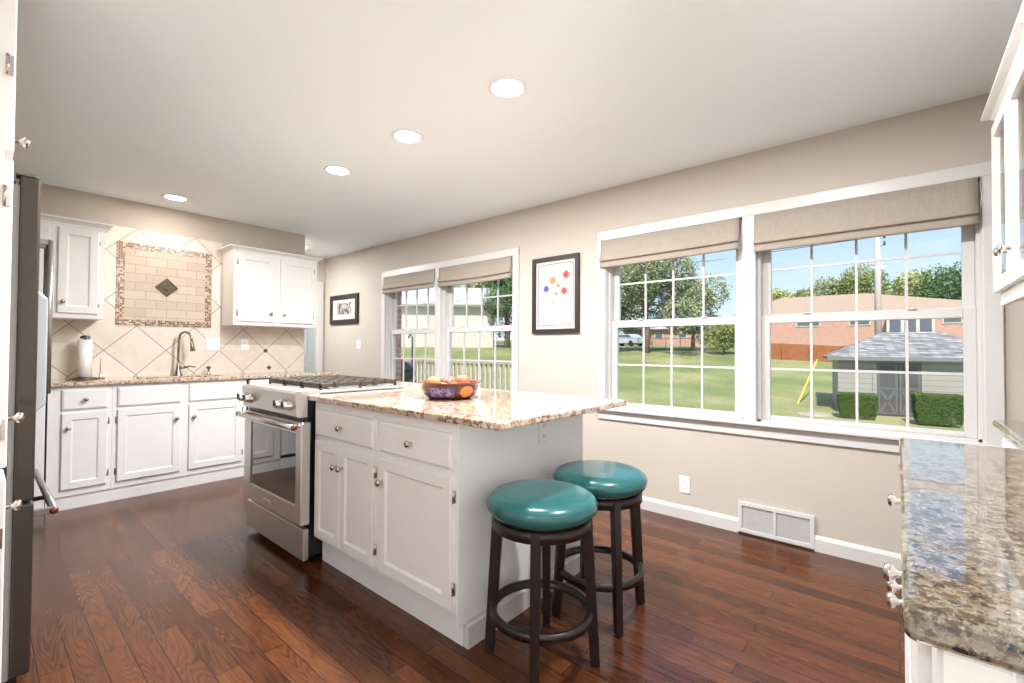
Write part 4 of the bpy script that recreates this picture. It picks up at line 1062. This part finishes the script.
# window 4: trees beyond the brick house
tree('feathery tree behind the brick roof, left of the pole', 71, 6.6, 8.7, 4.2, 'leaf_willow', 21, 8000, .16, base=.15)
tree('low broad green tree behind the brick roof, between the feathery and pale trees', 70, 9.4, 7.3, 3.6, 'leaf_green', 27, 7000, .16, base=.12)
tree('pale green tree behind the left end of the brick roof', 68, 12.2, 7.6, 3.6, 'leaf_yellow', 22, 8000, .16, base=.15)
tree('green tree directly behind the utility pole', 70, 3.2, 10.4, 4.6, 'leaf_green', 23, 9000, .15, base=.15)
tree('thin tree just right of the utility pole', 74, -1.8, 9.4, 4.6, 'leaf_yellow', 25, 8000, .16, base=.2)
tree('dense dark green tree at the right above the brick roof', 70, -5.4, 9.2, 4.8, 'leaf_dark', 24, 11000, .16, base=.2)
# left windows
tree('dark green tree seen in the second far window', 34.0, 29.5, 9.5, 3.4, 'leaf_dark', 31, 12000, .12, base=.12)
tree('yellow green tree behind the neighbouring cream house', 48.0, 47.0, 15.0, 6.5, 'leaf_yellow', 32, 9000, .2, base=.2)
tree('tall green tree at the far side of the neighbouring house', 41.0, 58.0, 17.0, 6.5, 'leaf_green', 33, 4500, .2, base=.2)

# clipped hedges
def hedge(label, x, y, L, Wd, h, rz, seed, z):
    o = empty('clipped_hedge', (x, y, z), label, 'hedge', 'clipped hedges in front of the shed', rz=rz)
    rnd = random.Random(seed); mb = MB()
    mb.box(-L / 2 * .94, L / 2 * .94, -Wd / 2 * .92, Wd / 2 * .92, .12, h * .97, .08, 2)
    mb.build('hedge_core', pm('hedge_core_green', (.045, .09, .022), .9), o, local=True)
    mb = MB()
    for _ in range(5200):
        f = rnd.random()
        px, py, pz_ = rnd.uniform(-1, 1), rnd.uniform(-1, 1), rnd.uniform(0, 1)
        if f < .45: py = -1
        elif f < .7: pz_ = 1
        elif f < .8: px = -1
        elif f < .9: px = 1
        else: py = 1
        tap = .86 + .14 * min(1, pz_ * 2.2)
        c = Vector((px * L / 2 * tap, py * Wd / 2 * tap, .08 + pz_ * (h - .08)))
        u = Vector((rnd.gauss(0, 1), rnd.gauss(0, 1), rnd.gauss(0, 1))).normalized(); w = u.orthogonal().normalized(); a = .035
        mb.bm.faces.new([mb.bm.verts.new(c + u * a * p + w * a * .6 * q) for p, q in ((-1, 0), (0, -1), (1, 0), (0, 1))])
    mb.build('foliage', M['leaf_hedge'], o, local=True)
hedge('squared green hedge left of the shed doors', 20.75, 1.13, 1.12, .8, .92, ang, 5, -1.27)
hedge('squared green hedge right of the shed doors', 20.6, -1.0, 1.18, .8, 1.04, ang, 6, -1.27)
MB().lathe([(.7, 0), (.5, .05), (0, .07)], (20.9, 2.45, gz(20.9, 2.45) - .01), n=18).build('mulch_patch', M['dirt'], label='bare earth patch on the lawn left of the hedge', cat='mulch', kind='stuff')

# fence
o = empty('wooden_fence', (41, 5, gz(41, 5)), 'reddish brown board fence in front of the brick house', 'fence')
mb = MB(); pts = [(40.0, 8.6), (41.0, 5.0), (42.2, -0.5), (43.0, -8)]
for (ax, ay), (bx, by) in zip(pts, pts[1:]):
    zA, zB = gz(ax, ay), gz(bx, by)
    mb.hexa([(ax, ay, zA - .1), (bx, by, zB - .1), (bx + .04, by, zB - .1), (ax + .04, ay, zA - .1), (ax, ay, zA + 1.25), (bx, by, zB + 1.25), (bx + .04, by, zB + 1.25), (ax + .04, ay, zA + 1.25)])
mb.build('fence_boards', M['fencewood'], o)
for k in range(10):
    t = k / 9; ax = 40.0 + 3.0 * t - .1; ay = 8.6 - 16.6 * t
    MB().box(ax - .05, ax + .05, ay - .05, ay + .05, gz(ax, ay) - .1, gz(ax, ay) + 1.32).build('fence_post', M['fencewood'], o)

# brick house
o = empty('brick_house', (58, 3, 1.9), 'long red brick ranch house with pinkish hip roof beyond the fence', 'house', rz=math.atan2(-1, .12) + PI / 2 - .1)
Lh, Dh, Eh = 24.0, 9.0, 3.1
MB().box(0, Dh, -Lh / 2, Lh / 2, -1.5, Eh).build('wall', M['brick'], o, local=True)
mb = MB(); ov = .6
A = [(-ov, -Lh / 2 - ov, Eh), (Dh + ov, -Lh / 2 - ov, Eh), (Dh + ov, Lh / 2 + ov, Eh), (-ov, Lh / 2 + ov, Eh)]
R1 = (Dh / 2, -Lh / 2 + 11.5, Eh + 2.5); R2 = (Dh / 2, Lh / 2 - Dh / 2, Eh + 2.5)
v = [mb.bm.verts.new(p) for p in A + [R1, R2]]
for q in ((3, 2, 1, 0), (0, 1, 4), (1, 2, 5, 4), (2, 3, 5), (3, 0, 4, 5)): mb.bm.faces.new([v[i] for i in q])
mb.build('roof', M['pinkroof'], o, local=True)
for (y0, y1, z0, z1) in ((3.2, 5.4, 1.9, 2.6), (-1.0, .8, 1.9, 2.7), (-7.6, -6.2, 1.9, 2.7)):
    mb = MB(); mb.box(-.08, .02, y0, y1, z0, z1); wf = mb.build('window', M['whitesiding'], o, local=True)
    MB().box(-.11, -.07, y0 + .12, y1 - .12, z0 + .12, z1 - .12).build('pane', M['darkglass'], wf, local=True)
MB().box(-.14, 0, 8.4, 8.7, -.5, 3.0).build('downspout', M['whitesiding'], o, local=True)
mb = MB(); mb.box(-1.6, 0, -5.6, -2.2, -1.0, 2.75); pw = mb.build('porch', M['whitesiding'], o, local=True)
for k in range(3): MB().box(-1.66, -1.58, -5.4 + k * 1.08, -4.6 + k * 1.08, .9, 2.55).build('porch_window', M['darkglass'], pw, local=True)

# utility pole and guy guard
o = empty('utility_pole', (48.6, 1.2, gz(48.6, 1.2)), 'tall wooden utility pole behind the shed', 'utility pole')
z0 = gz(48.6, 1.2)
MB().cyl((48.6, 1.2, z0 - .3), (48.6, 1.2, z0 + 11.5), .25, .19, 12).build('pole_shaft', M['pole'], o)
mb = MB()
for zz in (9.2, 9.8, 10.4): mb.cyl((48.5, .75, z0 + zz), (48.5, .75, z0 + zz + .35), .1, .06, 8); mb.cyl((48.6, 1.2, z0 + zz), (48.5, .75, z0 + zz), .03, n=6)
mb.build('insulators', M['dsteel'], o)
mb = MB(); mb.tube([(49.0, -.9, z0 + 10.6), (52, -20, z0 + 10)], .03, 5); mb.tube([(48.6, 1.2, z0 + 10.0), (46, 14, z0 + 9.1), (43, 34, z0 + 10.2)], .03, 5); mb.build('overhead_wire', M['dsteel'], o)
mb = MB(); mb.cyl((23.4, 3.35, gz(23.4, 3.35)), (26.3, 2.95, gz(26.3, 2.95) + 1.75), .035, n=8); mb.build('guy_wire_guard', M['yellow'], label='bright yellow slanted guy wire guard on the lawn', cat='wire guard')

# far street objects in window 3
def far_house(label, x, y, w, h, mat, rz, roof='greyroof'):
    o = empty('house', (x, y, gz(x, y)), label, 'house', 'houses beyond the lawn', rz=rz)
    MB().box(0, 7, -w / 2, w / 2, -1, h).build('wall', M[mat], o, local=True)
    mb = MB(); pr = [(-.6, h), (7.6, h), (3.5, h + 1.7)]; mb.extrude_profile(pr, lambda p, q, t: (p, t, q), -w / 2 - .5, w / 2 + .5); mb.build('roof', M[roof], o, local=True)
    for yy in (-w * .3, 0, w * .3):
        mb = MB(); mb.box(-.06, .02, yy - .7, yy + .7, h * .4, h * .8); wf = mb.build('window', M['whitesiding'], o, local=True)
        MB().box(-.09, -.05, yy - .55, yy + .55, h * .4 + .12, h * .8 - .12).build('pane', M['darkglass'], wf, local=True)
far_house('tan brick house far behind the silvery trees', 62, 25.5, 12, 2.2, 'brick', -.2)
o = empty('parked_car', (50.5, 24.8, gz(50.5, 24.8)), 'silver car parked beyond the lawn under the trees', 'car', rz=1.3)
mb = MB(); mb.extrude_profile([(-2.2, .35), (2.2, .35), (2.25, .8), (1.2, .95), (.6, 1.42), (-1.1, 1.42), (-1.8, .98), (-2.2, .9)], lambda p, q, t: (p, t, q), -.85, .85); mb.build('car_body', M['carpaint'], o, local=True)
for sx in (-1.4, 1.4):
    for sy in (-.87, .67): MB().cyl((sx, sy, .33), (sx, sy + .2, .33), .33, n=14).build('wheel', M['black_rubber'], o, local=True)
for sy in (-.862, .852): MB().extrude_profile([(-1.5, .98), (1.05, .98), (.52, 1.34), (-1.05, 1.34)], lambda p, q, t: (p, t, q), sy, sy + .01).build('side_window', M['darkglass'], o, local=True)
mb = MB(); 
for i in range(14):
    x = 46.0 - .12 * i; y = 9.5 + i * 1.4; mb.cyl((x, y, gz(x, y)), (x, y, gz(x, y) + 1.1), .03, n=6)
x = 46.0; mb.tube([(46.0, 9.5, gz(46, 9.5) + 1.08), (44.3, 27.7, gz(44.3, 27.7) + 1.08)], .025, 5)
mb.build('wire_fence', pm('fence_grey', (.5, .5, .5), .6), label='thin grey chain link fence line across the far lawn', cat='fence')

# neighbouring cream house seen through the far windows
o = empty('neighbour_house', (31.0, 33.2, gz(31.0, 33.2)), 'cream neighbouring house with pale roof seen through the far windows', 'house', rz=math.radians(132))
MB().box(-3.4, 17.0, -10, 0, -1.5, 4.1).build('wall', M['whitesiding'], o, local=True)
mb = MB(); mb.extrude_profile([(-10.6, 4.0), (-10.7, 4.2), (-5.0, 6.6), (.75, 4.2), (.65, 4.0)], lambda p, q, t: (t, p, q), -4.2, 18.0); mb.build('roof', M['greyroof'], o, local=True)
for xx in (0.5, 6.5, 12.0):
    mb = MB(); mb.box(xx, xx + 1.7, -.02, .08, 1.6, 3.2); wf = mb.build('window', M['trim'], o, local=True)
    MB().box(xx + .15, xx + 1.55, .07, .1, 1.75, 3.05).build('pane', M['darkglass'], wf, local=True)

# deck with railing outside the far windows
o = empty('wooden_deck', (5.2, 6.5, -1.25), 'weathered wooden deck outside the far windows', 'deck')
mb = MB()
DX0, DX1, DY0, DY1 = 3.64, 7.2, 5.65, 13.0
nb = 25
for i in range(nb):
    a = DX0 + (DX1 - DX0) * i / nb; mb.box(a, a + (DX1 - DX0) / nb - .008, DY0, DY1, -.16, -.12)
mb.build('deck_boards', M['deck'], o)
mb = MB(); mb.box(DX0, DX1, DY0, DY1, -.34, -.17); mb.build('deck_frame', M['deck'], o)
for (x, y) in ((7.1, 5.75), (7.1, 9.2), (7.1, 12.9), (3.75, 5.75), (3.75, 12.9)): MB().box(x - .06, x + .06, y - .06, y + .06, -1.3, -.34).build('deck_post', M['deck'], o)
o = empty('deck_railing', (7.12, 8.2, -.12), 'wooden railing with pale balusters along the deck edge', 'railing')
mb = MB(); mb.box(7.05, 7.19, DY0, DY1, .88, .94); mb.build('top_rail', M['deck'], o)
mb = MB(); mb.box(7.09, 7.15, DY0, DY1, -.04, .03); mb.build('bottom_rail', M['palewood'], o)
bal = None
for i in range(50):
    y = DY0 + .1 + i * .145
    if bal is None:
        bal = MB().box(7.10, 7.14, y - .02, y + .02, .0, .88).build('baluster', M['palewood'], o); y0b = y
    else:
        c = bal.copy(); COL.objects.link(c); c.parent = o; c.location = (bal.location.x, bal.location.y + (y - y0b), bal.location.z)
for y in (5.70, 8.1, 10.5, 12.93): MB().box(7.02, 7.12, y - .05, y + .05, -.12, .98).build('railing_post', M['deck'], o)
MB().box(3.422, 3.60, 4.95, 5.6, -1.3, 2.6).build('brick_pier', M['brick'], label='narrow brick pier beside the farthest left window, outside', cat='brick pier')
# grill and lamp post on the deck
o = empty('barbecue_grill', (6.1, 8.35, -.12), 'dark barbecue grill on the deck', 'grill')
mb = MB()
for sx in (-.3, .3):
    for sy in (-.2, .2): mb.cyl((6.1 + sx, 8.35 + sy, -.118), (6.1 + sx * .8, 8.35 + sy * .8, .5), .02, n=6)
mb.build('grill_stand', M['dsteel'], o)
MB().lathe([(0, .42), (.18, .46), (.29, .58), (.30, .66)], (6.1, 8.35, 0), n=20).build('grill_bowl', M['black'], o)
MB().lathe([(.30, .665), (.27, .78), (.16, .88), (.03, .92), (.03, .96), (0, .965)], (6.1, 8.35, 0), n=20).build('grill_lid', M['black'], o)
o = empty('shepherd_hook', (6.6, 8.65, -.12), 'thin dark plant hook standing on the deck', 'hook')
MB().tube([(6.6, 8.65, -.12), (6.6, 8.65, 1.45), (6.6, 8.72, 1.55), (6.6, 8.80, 1.45)], .022, 8).build('hook_rod', M['dsteel'], o)
